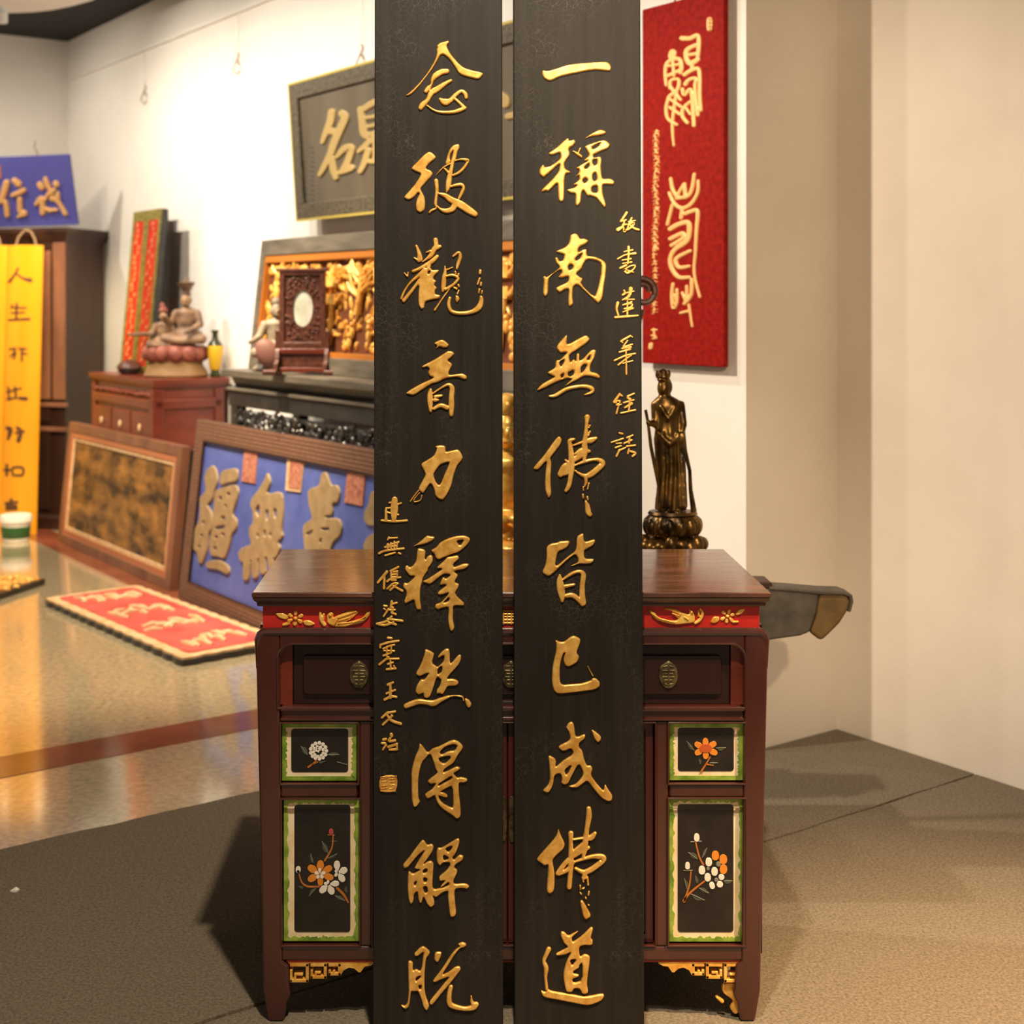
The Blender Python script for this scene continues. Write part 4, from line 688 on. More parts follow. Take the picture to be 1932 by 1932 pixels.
g = G(); g.lathe([(10*s, 0), (13*s, 4*s), (12*s, 9*s), (9*s, 15*s), (3*s, 19*s)], L(1251, 715), 16)
for k in range(5): a = math.pi*(k/4)-math.pi; g.ell((L(1251, 708)[0]+11*s*math.cos(a), 9*s*math.sin(a), L(0, 706)[2]), (3.4*s, 3*s, 8*s))
g.build('crown', M['bronze'], bz, True)
G().tube([L(1216, 772, -14*s), L(1221, 798, -14*s), L(1226, 840, -14*s), L(1234, 880, -12*s), L(1243, 920, -10*s), L(1245, 962, -8*s)], [3*s, 3*s, 3.5*s, 3.5*s, 4*s, 5*s], 10).build('staff', M['bronze'], bz, True)
G().tube([L(1287, 800, -5*s), L(1292, 850, -4*s), L(1301, 888, -2*s), L(1303, 925, 0), L(1309, 965, 0)], [4*s, 4*s, 3.5*s, 4*s, 6*s], 10).build('ribbon', M['bronze'], bz, True)
lo = G(); c = L(1269, 968); lo.lathe([(40*s, zz(972)), (47*s, zz(969)), (44*s, zz(964)), (10*s, zz(963))][::1], (c[0], 0, 0), 32, 1, .75)
lo.lathe([(34*s, zz(1014)), (46*s, zz(1003)), (54*s, zz(990)), (52*s, zz(980)), (44*s, zz(972))], (c[0], 0, 0), 48, 1, .75, .06, 9)
for k in range(14):
    a = 2*math.pi*k/14; lo.ell((c[0]+46*s*math.cos(a), 46*.75*s*math.sin(a), zz(992)), (11*s, 9*s, 17*s))
lo.build('lotus_base', M['bronze'], bz, True)
rk = random.Random(5); g = G(); c = L(1270, 1020)
g.lathe([(62*s, 0), (60*s, zz(1100)), (56*s, zz(1040)), (54*s, zz(1018)), (36*s, zz(1012))], (c[0], 0, 0), 24, 1, .7)
for k in range(18):
    a = 2*math.pi*k/18; g.ell((c[0]+54*s*math.cos(a), 54*.7*s*math.sin(a), zz(1024+rk.uniform(-4, 6))), (13*s, 11*s, rk.uniform(9, 16)*s))
g.build('rock_base', M['bronze'], bz, True)
# curved dark carving with an ochre end
YK = 3.42; ok = P(1430, 1210, YK)
bm = thing('carved_beam', 'dark boat-shaped carving with an ochre tip sticking out behind the cabinet', 'carving', T((ok.x, YK, .545)))
def BP(px, py): p = P(px, py, YK); return (p.x-ok.x, p.z-.545)
def extr(name, pts, y0, y1, m, par, bev=.006):
    return G().prism([BP(*p) for p in pts], y0, y1).build(name, m, par, bevel=bev)
extr('body', [(1290, 1094), (1430, 1104), (1541, 1113), (1536, 1150), (1523, 1188), (1505, 1195), (1440, 1204), (1290, 1206)], -.03, .03, M['stone_dark'], bm, .008)
extr('tip', [(1541, 1113), (1582, 1114), (1597, 1118), (1600, 1130), (1597, 1145), (1580, 1172), (1560, 1192), (1545, 1206), (1523, 1189), (1534, 1158)], -.026, .026, M['ochre'], bm, .01)
extr('rim', [(1446, 1102), (1500, 1106), (1545, 1110), (1585, 1111), (1601, 1117), (1603, 1130), (1598, 1149), (1592, 1149), (1597, 1130), (1595, 1121), (1583, 1117), (1545, 1117), (1500, 1112), (1446, 1108)], -.035, .035, M['stone_dark'], bm, .003)
extr('block', [(1400, 1093), (1451, 1094), (1452, 1106), (1400, 1104)], -.03, .05, M['darkwood'], bm, .003)
G().box(-.19, -.11, -.04, .06, 0, .012).build('foot', M['darkwood'], bm)
def seated(name, label, M4, sc, mats, base=True, arms=((-1, -.6), (1, -.6)), vox=.006, hat=True, cat_='statue', hi=0):
    """small carved seated figure, unit height about 1 from seat to crown"""
    t = thing(name, label, cat_, M4)
    figure(t, (0, 0, hi), sc, mats[0], mats[1], vox, arms)
    return t
def figure(t, o, sc, mbody, mhead, vox, arms=((-1, 0), (1, 0)), turn=0, head_hat='bun', partname='figure'):
    o = Vector(o); Rz = Matrix.Rotation(turn, 3, 'Z')
    def q(x, y, z): return o+Rz@Vector((x*sc, y*sc, z*sc))
    g = G()
    g.ell(q(0, .02, .17), (.30*sc, .22*sc, .17*sc)); g.ell(q(0, .03, .42), (.17*sc, .13*sc, .26*sc)); g.ell(q(0, .03, .58), (.20*sc, .12*sc, .10*sc))
    for sg in (-1, 1):
        seg(g, q(.12*sg, 0, .16), q(.34*sg, -.16, .13), .12*sc, .09*sc); seg(g, q(.34*sg, -.16, .13), q(-.02*sg, -.26, .09), .09*sc, .06*sc)
        a = arms[0 if sg < 0 else 1]
        seg(g, q(.19*sg, .02, .57), q(.27*sg, -.04, .38), .075*sc, .06*sc)
        if a is None: seg(g, q(.27*sg, -.04, .38), q(.08*sg, -.20, .28), .06*sc, .045*sc); g.ell(q(.05*sg, -.22, .28), (.06*sc, .05*sc, .035*sc))
        else: seg(g, q(.27*sg, -.04, .38), q(*a), .06*sc, .04*sc); g.ell(q(*a), (.05*sc, .05*sc, .04*sc))
    g.tube([q(0, .02, .64), q(0, .01, .72)], [.06*sc, .055*sc])
    remesh(g, partname, mbody, t, vox, 3)
    h = G(); h.ell(q(0, -.01, .80), (.088*sc, .10*sc, .125*sc)); h.ell(q(0, -.105, .785), (.016*sc, .025*sc, .03*sc)); h.ell(q(0, -.085, .735), (.04*sc, .03*sc, .02*sc))
    for sg in (-1, 1): h.ell(q(.088*sg, 0, .79), (.016*sc, .03*sc, .045*sc)); h.ell(q(.035*sg, -.092, .815), (.022*sc, .015*sc, .010*sc))
    ho = remesh(h, 'head', mhead, t, max(vox*.6, .0025), 2)
    return q
# gilded seated figure seen in the slot between the boards
YG = 3.52; zg = .545
gt = thing('gilded_statue', 'small gilded seated statue seen through the slot between the two black boards', 'statue', T((fx(957, YG), YG, zg)))
q = figure(gt, (0, 0, .19), .42, M['bright_gold'], M['bright_gold'], .006, (None, None))
G().ell(q(0, .01, .93), (.04, .04, .04)).build('topknot', M['bright_gold'], gt, True)
G().lathe([(.13, 0), (.15, .02), (.11, .06), (.09, .11), (.14, .16), (.15, .185), (.12, .20)], seg=32, ripple=.04, nr=10).build('lotus_base', M['gold_relief'], gt, True)
# scroll-headed stand behind the right-hand board
hs = thing('scroll_stand', 'slender dark wooden stand with a round scrolled head beside the red plaque', 'stand', T((fx(1211, 3.62), 3.62, .545)))
z1 = fz(551, 3.62)-.545; x1 = fx(1213, 3.62)-fx(1211, 3.62)
G().box(-.05, .02, -.05, .05, 0, .03).build('base', M['screenwood'], hs, bevel=.005)
G().tube([(-.015, 0, .03), (-.018, 0, .3), (-.02, 0, z1-.10), (-.005, 0, z1-.045)], [.014, .012, .012, .014], 12).build('post', M['screenwood'], hs, True)
g = G(); g.tube([(x1+.036*math.cos(a*math.pi/12)*(.45+.55*a/30), 0, z1+.036*math.sin(a*math.pi/12)*(.45+.55*a/30)) for a in range(0, 40)], .0085, 10)
g.build('scroll', M['screenwood'], hs, True)
# ------------------------------------------------------------------ leaning and hanging plaques
U = -DV; UP = Vector((0, 0, 1))
def lean(t, q0, q1, z0, z1, du=None):
    b = W(t, q0, z0); v = W(t, q1, z1)-b; return Frame(b, U, v), v.length
def frame_poly(w_, h_, i): return [(i, i), (w_-i, i), (w_-i, h_-i), (i, h_-i)]
# blue plaque with four carved characters, leaning on the black altar
fb, hb = lean(3.073, .576, .4757, 0.0, .845); wb = 2.0
bp = thing('blue_plaque', 'large blue plaque with carved tan characters leaning in a brown fretted frame', 'plaque', fb.M)
G().ring(frame_poly(wb, hb, 0), frame_poly(wb, hb, .095), 0, .045).build('frame', M['frame_fret'], bp, bevel=.004)
G().ring(frame_poly(wb, hb, .093), frame_poly(wb, hb, .101), -.001, .03).build('inner_edge', M['darkwood'], bp)
G().box(.09, wb-.09, .012, .04, .09, hb-.09).build('ground', M['blue'], bp)
cb = (340, 830, 5.2216)
glyph('carved_character', "P 330,240 370,300 385,400 350,500 330,590 270,640 320,700 330,800 320,890 290,920 280,1080 230,1230 190,1210 180,1110 140,1080 150,980 160,870 200,800 210,650 200,570 270,500 250,380 270,300 H 230,800 255,800 255,830 232,830 H 215,930 238,930 235,955 215,955 H 190,1040 215,1040 212,1065 190,1065 P 410,300 580,270 580,410 500,420 400,460 P 360,490 560,430 590,500 570,600 520,740 570,780 570,870 520,920 500,1040 450,1180 380,1150 310,1150 300,1000 330,880 340,700 350,560 H 475,520 505,520 505,550 475,550 H 395,560 430,560 425,590 395,590 H 450,640 470,640 470,665 450,665 H 415,755 460,755 455,780 415,780 H 360,855 455,840 455,865 360,885 H 420,920 450,920 450,948 425,948 H 355,945 385,945 383,975 355,975 H 345,1055 375,1055 373,1082 345,1082 P 270,1190 400,1180 490,1240 500,1310 470,1330 390,1280 270,1270", fb, cb, M['tan_carve'], bp, .009, .003, .012)
glyph('carved_character', "P 870,310 910,420 850,540 1020,500 1030,700 1010,900 1030,950 970,1010 1010,1060 950,1180 900,1150 700,1190 610,1220 580,1110 620,1060 720,1030 690,950 690,860 730,820 730,710 700,650 720,570 800,470 850,380 H 750,690 800,620 790,780 H 855,690 890,690 880,790 860,790 H 935,680 965,680 965,770 940,770 H 765,930 790,920 785,980 H 840,890 860,890 860,960 840,950 H 890,930 915,910 910,970 S 670,1210,70 660,1360,60 S 745,1180,60 750,1340,60 S 820,1180,60 830,1300,60 S 900,1170,60 920,1280,60", fb, cb, M['tan_carve'], bp, .009, .003, .012)
glyph('carved_character', "P 1400,330 1450,310 1480,400 1500,450 1560,440 1590,520 1570,620 1510,620 1520,740 1440,750 1440,770 1580,770 1610,860 1590,950 1530,990 1500,1060 1480,1240 1260,1240 1230,1000 1220,830 1320,780 1290,680 1270,560 1280,480 1390,450 H 1255,920 1330,885 1320,910 1262,940 H 1400,870 1490,865 1480,890 1410,890 H 1385,990 1410,960 1410,1010 1390,1015", fb, cb, M['tan_carve'], bp, .009, .003, .012)
glyph('carved_character', "P 1890,500 1960,520 2060,560 2060,850 1860,850 1820,790 1830,700 1870,640 P 1850,950 1960,900 2080,940 2060,1150 1800,1100", fb, cb, M['tan_carve'], bp, .009, .003, .012)
for sq in ("R 640,100 770,110 745,435 610,410", "R 1660,265 1840,285 1805,655 1625,620"): glyph('seal_tablet', sq, fb, cb, M['tag_red'], bp, .006, .002, .012)
sp = glyph('seal_tablet', "R 1065,165 1230,185 1195,520 1045,500", fb, cb, M['cream_gold'], bp, .006, .002, .012, label='seal tablet with a pale border')
glyph('tablet_face', "R 1085,195 1210,210 1180,490 1065,475", fb, cb, M['tag_red'], sp, .002, .001, .006)
# brown framed painting beside it
fp, hp = lean(4.91, .546, .478, 0.0, .70); wp_ = 1.66
pt = thing('framed_painting', 'brown mottled painting in an aged frame leaning before the red chest', 'painting', fp.M)
G().ring(frame_poly(wp_, hp, 0), frame_poly(wp_, hp, .055), 0, .05).build('frame', M['brownwood'], pt, bevel=.004)
G().ring(frame_poly(wp_, hp, .053), frame_poly(wp_, hp, .085), .004, .03).build('mat', M['salmon'], pt)
G().ring(frame_poly(wp_, hp, .083), frame_poly(wp_, hp, .105), .008, .03).build('fillet', M['cream_gold'], pt, bevel=.002)
G().box(.10, wp_-.10, .014, .03, .10, hp-.10).build('picture', M['painting'], pt)
G().box(0, wp_, .051, .075, .01, hp-.02).build('backing', M['black_wood'], pt)
# red chest
t1, t0, qf = 4.64, 3.675, .455; zc = 1.0
fr = Frame(W(t1, qf, 0), U, UP); wc = t1-t0
ch = thing('red_chest', 'small reddish wooden chest with three drawers against the back wall', 'chest', fr.M)
rings([(.02, zc-.05), (.008, zc-.035), (0, zc-.022), (0, zc)], 0, wc, 0, .43).build('top', M['redwood'], ch, True, .002)
G().box(.03, wc-.03, .022, .41, .12, zc-.05).build('body', M['redwood'], ch)
G().box(.02, wc-.02, .008, .41, zc-.165, zc-.10).build('moulding', M['redwood'], ch, bevel=.018)
for k in range(9): pass
g = G(); rk = random.Random(9)
for k in range(34): g.ell((.05+(wc-.1)*k/33, .016, zc-.085+rk.uniform(-.006, .006)), (.016, .012, rk.uniform(.008, .016)))
g.build('carved_band', M['redwood'], ch, True)
for k in range(3):
    x0 = .055+k*(wc-.11)/3
    d = G().box(x0+.01, x0+(wc-.11)/3-.01, .010, .03, zc-.36, zc-.18).build('drawer', M['redwood'], ch, bevel=.006)
    G().ell((x0+(wc-.11)/6, .004, zc-.26), (.012, .009, .022)).build('pull', M['cream_gold'], d, True)
G().box(.02, wc-.02, .006, .41, zc-.42, zc-.37).build('rail', M['redwood'], ch, bevel=.01)
for a in (.02, wc-.08):
    for b in (.01, .35): G().box(a, a+.06, b, b+.06, 0, zc-.05).build('leg', M['redwood'], ch, bevel=.008)
# black altar table
za = 1.092; t1, t0, qf = 2.82, .57, .47
fr = Frame(W(t1, qf, 0), U, UP); wa = t1-t0
al = thing('altar_table', 'long black altar table with a pierced carved apron along the back wall', 'table', fr.M)
G().box(0, wa, 0, .43, za-.032, za).build('tabletop', M['grey_wood'], al, bevel=.004)
rings([(.05, za-.075), (.035, za-.032)], 0, wa, 0, .43).build('waist', M['black_wood'], al)
rings([(.03, za-.10), (.015, za-.093), (.015, za-.085), (.045, za-.075)], 0, wa, 0, .43).build('waist_moulding', M['grey_wood'], al, True, 0, 20)
G().box(.03, wa-.03, .025, .05, za-.165, za-.10).build('apron', M['black_wood'], al, bevel=.004)
g = G(); rk = random.Random(21)
for k in range(420):
    x = .10+(wa-.2)*rk.random(); lo = za-.30-.03*math.sin(x*7); hi = za-.185
    g.ell((x, .035+rk.uniform(-.012, .01), lo+(hi-lo)*rk.random()), (rk.uniform(.012, .03), .012, rk.uniform(.008, .02)), Matrix.Rotation(rk.uniform(-1, 1), 3, 'Y'), 8, 5)
g.box(.08, wa-.08, .03, .045, za-.20, za-.183)
g.build('carved_apron', M['black_wood'], al, True)
for x0 in (.04, wa-.11):
    for y0 in (.03, .35): G().box(x0, x0+.07, y0, y0+.05, 0, za-.10).build('leg', M['black_wood'], al, bevel=.006)
# gilded relief panel on the altar
fg, hg = lean(2.815, .335, .265, za, 1.69); wg = 2.1
gp = thing('gilded_relief', 'gilded carved relief of trees and pavilions in a grey frame on the black altar', 'carved panel', fg.M)
G().ring([(0, 0), (wg, 0), (wg, hg), (0, hg)], [(.045, .075), (wg-.045, .075), (wg-.045, hg-.075), (.045, hg-.075)], 0, .05).build('frame', M['grey_wood'], gp, bevel=.004)
G().ring([(.044, .073), (wg-.044, .073), (wg-.044, hg-.073), (.044, hg-.073)], [(.056, .098), (wg-.056, .098), (wg-.056, hg-.108), (.056, hg-.108)], .006, .045).build('liner', M['orange_wood'], gp, bevel=.003)
G().box(.06, wg-.06, .036, .048, .09, hg-.10).build('ground', M['gold_back'], gp)
g = G(); rk = random.Random(4); x0, x1, zb, zt = .062, wg-.062, .10, hg-.115
def lump(x, z, rx, rz, ry=.012, a=0, yc=.034): g.ell((x, yc, z), (rx, ry, rz), Matrix.Rotation(a, 3, 'Y'), 8, 5)
for k in range(90): lump(x0+(x1-x0)*rk.random(), zt-.012-.035*rk.random()**1.5, rk.uniform(.012, .03), rk.uniform(.012, .024), .014)
for k in range(150): lump(x0+(x1-x0)*rk.random(), zb+.015+.13*rk.random(), rk.uniform(.008, .018), rk.uniform(.009, .02), .014)
for k in range(260): lump(x0+(x1-x0)*rk.random(), zb+.11+.26*rk.random(), rk.uniform(.006, .012), rk.uniform(.012, .035), .009, rk.uniform(-1, 1))
def pav(x, z, w1):
    for dz, ww in ((0, w1), (-.075, w1*1.1)):
        g.box(x-ww, x+ww, .008, .036, z+dz-.022, z+dz+.022)
        for sg in (-1, 1): g.tube([(x+sg*ww*.9, .018, z+dz-.01), (x+sg*ww*1.15, .016, z+dz), (x+sg*ww*1.28, .016, z+dz+.025)], [.012, .010, .006], 8)
    for sg in (-.75, -.25, .3, .8): g.tube([(x+sg*w1, .02, z-.09), (x+sg*w1*1.02, .02, z-.27)], [.012, .012], 8)
pav(.60, .40, .13); pav(1.30, .36, .16); pav(1.85, .42, .1)
def tree(x, z0, z1):
    g.tube([(x, .018, z0), (x+.02, .016, (z0+z1)/2), (x-.01, .018, z1)], [.016, .013, .009], 8)
    for k in range(9):
        a = rk.uniform(.3, 2.8); zz_ = z0+(z1-z0)*rk.uniform(.35, .95); l = rk.uniform(.06, .14)
        g.tube([(x, .016, zz_), (x+l*.6*math.cos(a), .014, zz_+l*.4*math.sin(a)), (x+l*math.cos(a), .016, zz_+l*.9*math.sin(a))], [.010, .008, .005], 7)
for x in (.17, .30, .92, 1.08, 1.55, 1.72): tree(x, zb+.16, zt-.02)
for k in range(26): lump(.72+.4*rk.random(), zb+.24+.2*rk.random(), rk.uniform(.02, .05), .012, .012, rk.uniform(-.8, .8), .026)
for k in range(40):
    x = x0+(x1-x0)*rk.random(); z = zb+.04+.10*rk.random(); lump(x, z+.03, .011, .012, .012, 0, .018); lump(x, z, .015, .028, .012, 0, .022)
g.build('relief_pattern', M['gold_relief'], gp, True)
# black name plaque hung high on the wall
fn, hn = lean(2.775, .115, .075, 1.785, 2.43)
fn = Frame(W(2.775, .10, 1.785), U, W(2.775, .145, 2.425)-W(2.775, .10, 1.785)); hn = .6416; wn = 2.05
bk = thing('black_plaque', 'dark plaque with raised yellow characters and a fretted frame hung high on the wall', 'plaque', fn.M)
G().ring(frame_poly(wn, hn, 0), frame_poly(wn, hn, .075), 0, .05).build('frame', M['plaque_frame'], bk, bevel=.004)
G().ring(frame_poly(wn, hn, -.004), frame_poly(wn, hn, .006), -.002, .012).build('gold_edge', M['gold_edge'], bk)
G().box(.07, wn-.07, .014, .045, .07, hn-.07).build('ground', M['plaque_grey'], bk)
cn = (540, 100, 5.856)
glyph('raised_character', "S 515,650,80 500,760,85 450,880,70 410,990,50 S 630,670,90 660,720,90 600,860,90 540,1000,90 500,1120,80 430,1260,70 380,1350,50 S 490,860,90 570,880,70 S 520,1160,60 530,1280,80 560,1380,60 S 570,1150,50 650,1060,80 730,1050,80 700,1180,80 650,1290,90 S 590,1330,50 650,1300,80 730,1270,80", fn, cn, M['pale_gold'], bk, .009, .006, .014)
glyph('raised_character', "S 830,620,70 850,740,80 870,880,90 900,920,80 S 850,630,70 940,570,80 1040,520,80 S 880,720,50 1060,690,50 S 890,820,50 1060,780,50 S 890,910,60 1060,870,60 S 1040,520,70 1060,700,70 1050,880,70 S 810,1090,50 880,1030,70 960,960,70 1060,930,60 S 920,1080,80 870,1230,70 830,1310,60 S 930,1200,60 1060,1200,60 S 1000,940,70 1000,1200,70", fn, cn, M['pale_gold'], bk, .009, .006, .014)
glyph('raised_character', "S 2330,430,70 2420,500,100 2430,560,110 S 2460,700,80 2700,650,80", fn, cn, M['pale_gold'], bk, .009, .006, .014)
glyph('faint_lettering', ' '.join(f"S {285+rr.uniform(-12,12):.0f},{y},14 {300+rr.uniform(-12,12):.0f},{y+20},14 S {275},{y+10},10 {310},{y+6},10" for y in range(1040, 1640, 52))+' '+' '.join(f"S {215},{y},12 {235},{y+22},12" for y in range(1060, 1640, 70)), fn, cn, M['faint_ink'], bk, .001, .0004, .014)
def wire(name, label, t_, q_, z0, z1, knot=True):
    w_ = thing(name, label, 'hook', T(W(t_, .012, z0)), 'wires hanging from the picture rail')
    G().tube([(0, 0, .03), (0, 0, z1-z0)], .0016, 6).build('wire', M['wire'], w_, True)
    if knot: G().tube([(.0, 0, .05), (.02*MV.y+.018, -.01, .0), (.0, -.01, -.03), (-.02, 0, .0), (0, 0, .05), (.012, 0, .075), (0, 0, .09)], .0035, 6).build('hook', M['hemp'], w_, True)
    return w_
wire('hanging_wire', 'thin wire with a curled hook on the bare wall, farther from the dark plaque', 4.92, .01, 2.63, 2.92)
wire('hanging_wire', 'thin wire with a curled hook on the bare wall, nearest the dark plaque', 3.62, .01, 2.63, 2.92)
h_ = wire('hanging_wire', 'thin wire and cord knot holding up the dark plaque with yellow characters', 2.33, .01, 2.47, 2.92)
# vertical red plaque near the pillar corner
fv = Frame(W(.426, .045, 1.197), U, UP); hv = 1.178; wv = .376
rp = thing('red_plaque', 'upright red plaque with golden seal-script characters hung near the wall corner', 'plaque', fv.M)
G().box(0, wv, 0, .022, 0, hv).build('panel', M['cinnabar'], rp, bevel=.005)
v1, v2 = (1205, 0, 5.522), (1205, 310, 4.83)
gg = lambda n, s_, c_, par=rp: glyph(n, s_, fv, c_, M['cinnabar_gold'], par, .005, .004)
gg('seal_character', "S 455,400,55 540,400,50 620,370,45 630,480,45 620,590,40 S 600,470,45 510,520,50 500,600,50 540,660,60 620,620,50 S 540,570,40 600,560,40 S 560,660,40 560,720,40 S 480,780,45 540,740,45 620,715,45 640,800,40 640,1000,40 650,1150,40 S 490,880,45 530,830,40 600,820,40 590,900,35 600,1050,35 620,1200,40 S 460,930,40 480,990,40 540,930,40 560,1000,40 570,1150,40 580,1310,40 S 540,1060,35 470,1130,40 460,1210,40 510,1280,40 S 500,1130,30 540,1190,30 S 360,550,80 350,590,80 S 290,890,30 280,750,35 300,660,40 360,620,40 430,620,45 450,700,45 440,760,40 S 310,690,30 430,670,35 S 310,790,40 440,730,40 S 360,640,30 370,790,30 S 330,920,35 340,840,35 420,830,35 410,930,40 330,1000,40 S 330,900,40 440,1040,35 S 310,1020,30 440,1110,35 S 330,1120,35 430,1190,35 S 320,1010,35 290,1130,35 310,1240,35 400,1300,35 S 400,960,35 370,1150,35 355,1330,30 370,1520,22", v1)
gg('seal_character', "S 295,130,30 310,220,35 340,280,35 S 420,180,35 380,240,30 350,300,35 S 420,180,30 430,300,40 S 510,90,30 490,220,35 450,290,35 350,310,35 S 545,150,28 540,260,32 480,360,36 400,400,38 330,360,34 280,260,28 S 310,370,30 265,550,30 S 400,410,35 390,490,35 S 430,450,40 480,430,40 540,430,38 530,600,32 520,800,28 510,1000,25 560,1210,25 S 290,590,45 360,550,45 450,530,45 465,600,45 440,700,45 330,780,42 290,870,38 310,960,40 370,1030,40 460,1030,35 S 290,680,40 400,630,40 410,670,38 300,740,36 S 470,790,35 370,840,38 340,880,38 370,940,38 460,930,32 S 315,1090,28 305,1200,30 320,1310,35 350,1250,30 330,1190,28 S 350,1140,25 355,1230,25 S 400,1170,25 430,1240,30 S 440,1110,25 440,1220,28 S 485,1050,30 480,1190,35 420,1270,35 S 385,1355,28 450,1340,30 S 460,1280,22 490,1480,20", v2)
rk = random.Random(12); sx_ = []
for k in range(21):
    y = 1370+k*66; x = 185-8*math.sin(k*.9)-k*.6
    if y > 2560: break
    sx_.append(f"S {x-34:.0f},{y+rk.uniform(-6,6):.0f},11 {x+34:.0f},{y-10+rk.uniform(-8,8):.0f},11 S {x-22:.0f},{y+22:.0f},10 {x+26:.0f},{y+14:.0f},10 S {x+rk.uniform(-14,14):.0f},{y-18:.0f},12 {x+rk.uniform(-14,14):.0f},{y+34:.0f},10 S {x-6:.0f},{y+20:.0f},9 {x-30:.0f},{y+42:.0f},8 S {x+4:.0f},{y+20:.0f},9 {x+32:.0f},{y+40:.0f},10")
for k in range(13):
    y = 2585+k*72 ; x = 176-8*math.sin(k*1.2)-k*1.4
    if y > 3300: break
    sx_.append(f"S {x-30:.0f},{y:.0f},11 {x+32:.0f},{y-12:.0f},11 S {x+rk.uniform(-14,14):.0f},{y-20:.0f},12 {x+rk.uniform(-14,14):.0f},{y+36:.0f},10 S {x-26:.0f},{y+26:.0f},9 {x+30:.0f},{y+18:.0f},9 S {x-8:.0f},{y+10:.0f},8 {x-30:.0f},{y+40:.0f},8")
gg('small_inscription', ' '.join(sx_), v1)
gg('seal_mark', "P 712,178 778,178 772,330 712,330", v1); glyph('seal_lines', "S 725,200,8 765,200,8 S 745,200,8 745,310,8 S 725,240,8 768,240,8 S 725,280,8 768,280,8 S 725,315,8 765,315,8", fv, v1, M['orange_wood'], rp, .001, .0005, -.005)
gg('seal_mark', "S 125,1510,20 165,1510,20 S 140,1500,18 150,1590,18 S 120,1560,16 160,1570,16 S 130,1590,16 165,1585,16", v2); gg('seal_mark', "P 95,1625 135,1625 130,1690 92,1690", v2)
G().tube([(.145, .01, hv-.01), (.15, .012, hv+.03), (.17, .012, hv+.09), (.15, .012, hv+.15), (.155, .012, hv+.45)], .003, 6).build('hanging_cord', M['hemp'], rp, True)
# wardrobe in the far corner
EV = Vector((.959, -.282, 0)).normalized(); GV = Vector((.282, .959, 0)).normalized()
ww, dw, hw_ = 1.15, .44, 1.856
fw = Frame(Vector((-2.40, 8.37, 0))-EV*ww, EV, UP)
wd = thing('wardrobe', 'tall dark brown wooden wardrobe standing in the far corner', 'wardrobe', fw.M)
G().box(0, ww, 0, dw, .06, hw_-.06).build('carcass', M['darkwood'], wd, bevel=.004)
rings([(.0, hw_-.09), (-.012, hw_-.07), (-.02, hw_-.05), (-.035, hw_-.025), (-.035, hw_)], 0, ww, 0, dw).build('cornice', M['darkwood'], wd, True, 0, 25)
rings([(-.02, 0.0), (-.02, .07), (-.005, .09)], 0, ww, 0, dw).build('plinth', M['darkwood'], wd, True, 0, 25)
for x0, x1_ in ((.10, ww/2-.01), (ww/2+.01, ww-.10)):
    d = G().box(x0, x1_, -.012, .004, .80, hw_-.14).build('door', M['brownwood'], wd, bevel=.004)
    G().box(x0+.07, x1_-.07, -.018, -.01, .88, hw_-.22).build('door_panel', M['brownwood'], d, bevel=.006)
    d = G().box(x0, x1_, -.012, .004, .12, .60).build('door', M['darkwood'], wd, bevel=.004)
    G().box(x0+.07, x1_-.07, -.018, -.01, .19, .53).build('door_panel', M['darkwood'], d, bevel=.006)
    d = G().box(x0, x1_, -.010, .004, .66, .75).build('drawer', M['darkwood'], wd, bevel=.004)
for x0 in (.0, ww-.085): G().box(x0, x0+.085, -.006, .01, .80, hw_-.09).build('stile', M['brownwood'], wd, bevel=.003)
for z in (.615, .765): G().box(-.01, ww+.01, -.02, .02, z-.012, z+.016).build('moulding', M['brownwood'], wd, bevel=.006)
# blue sign on top of the wardrobe
ys = 8.62
a = P(147, 421, 8.52); b = P(-150, 438, 8.66); c = P(130, 291, 8.44)
c0 = Vector((b.x, b.y, hw_+.001)); a = Vector((a.x, a.y, hw_+.028))
fs_ = Frame(c0, a-c0, c-a); wsn = (a-c0).length; hsn = (c-a).length
sg = thing('blue_sign', 'blue sign with raised golden characters standing on top of the wardrobe', 'sign', fs_.M)
sh = (fs_.I@c).x-wsn
G().prism([(0, 0), (wsn, 0), (wsn+sh, hsn), (sh, hsn)], 0, .025).build('panel', M['blue_sign'], sg, bevel=.003)
csn = (0, 270, 8.4)
glyph('raised_character', "S 110,630,110 70,780,110 20,930,90 S 90,930,80 110,1030,90 120,1150,80 S 230,590,90 300,650,110 S 200,830,70 300,790,90 380,750,90 S 320,890,90 320,1000,90 330,1080,90 390,1110,100 S 290,1170,50 400,1130,80", fs_, csn, M['sign_gold'], sg, .016, .011)
glyph('raised_character', "S 640,660,110 670,700,110 S 725,570,80 780,700,80 830,800,80 S 890,640,100 900,660,100 S 580,970,70 650,890,100 700,900,80 S 680,960,90 680,1110,90 S 730,1040,70 800,1070,80 S 720,900,60 780,800,70 870,740,60 S 830,880,90 900,900,90 960,980,70 1040,1120,80 S 920,800,70 920,900,80 S 850,1060,70 900,1060,60", fs_, csn, M['sign_gold'], sg, .016, .011)
glyph('red_tag', "P -60,330 10,330 30,560 -40,580", fs_, csn, M['tag_red'], sg, .006, .003)
G().tube([(wsn*.78, .01, hsn-.02), (wsn*.79, .01, hsn+.02), (wsn*.775, .01, hsn+.05), (wsn*.785, .012, hsn+.09)], .004, 6).build('hanging_cord', M['hemp'], sg, True)
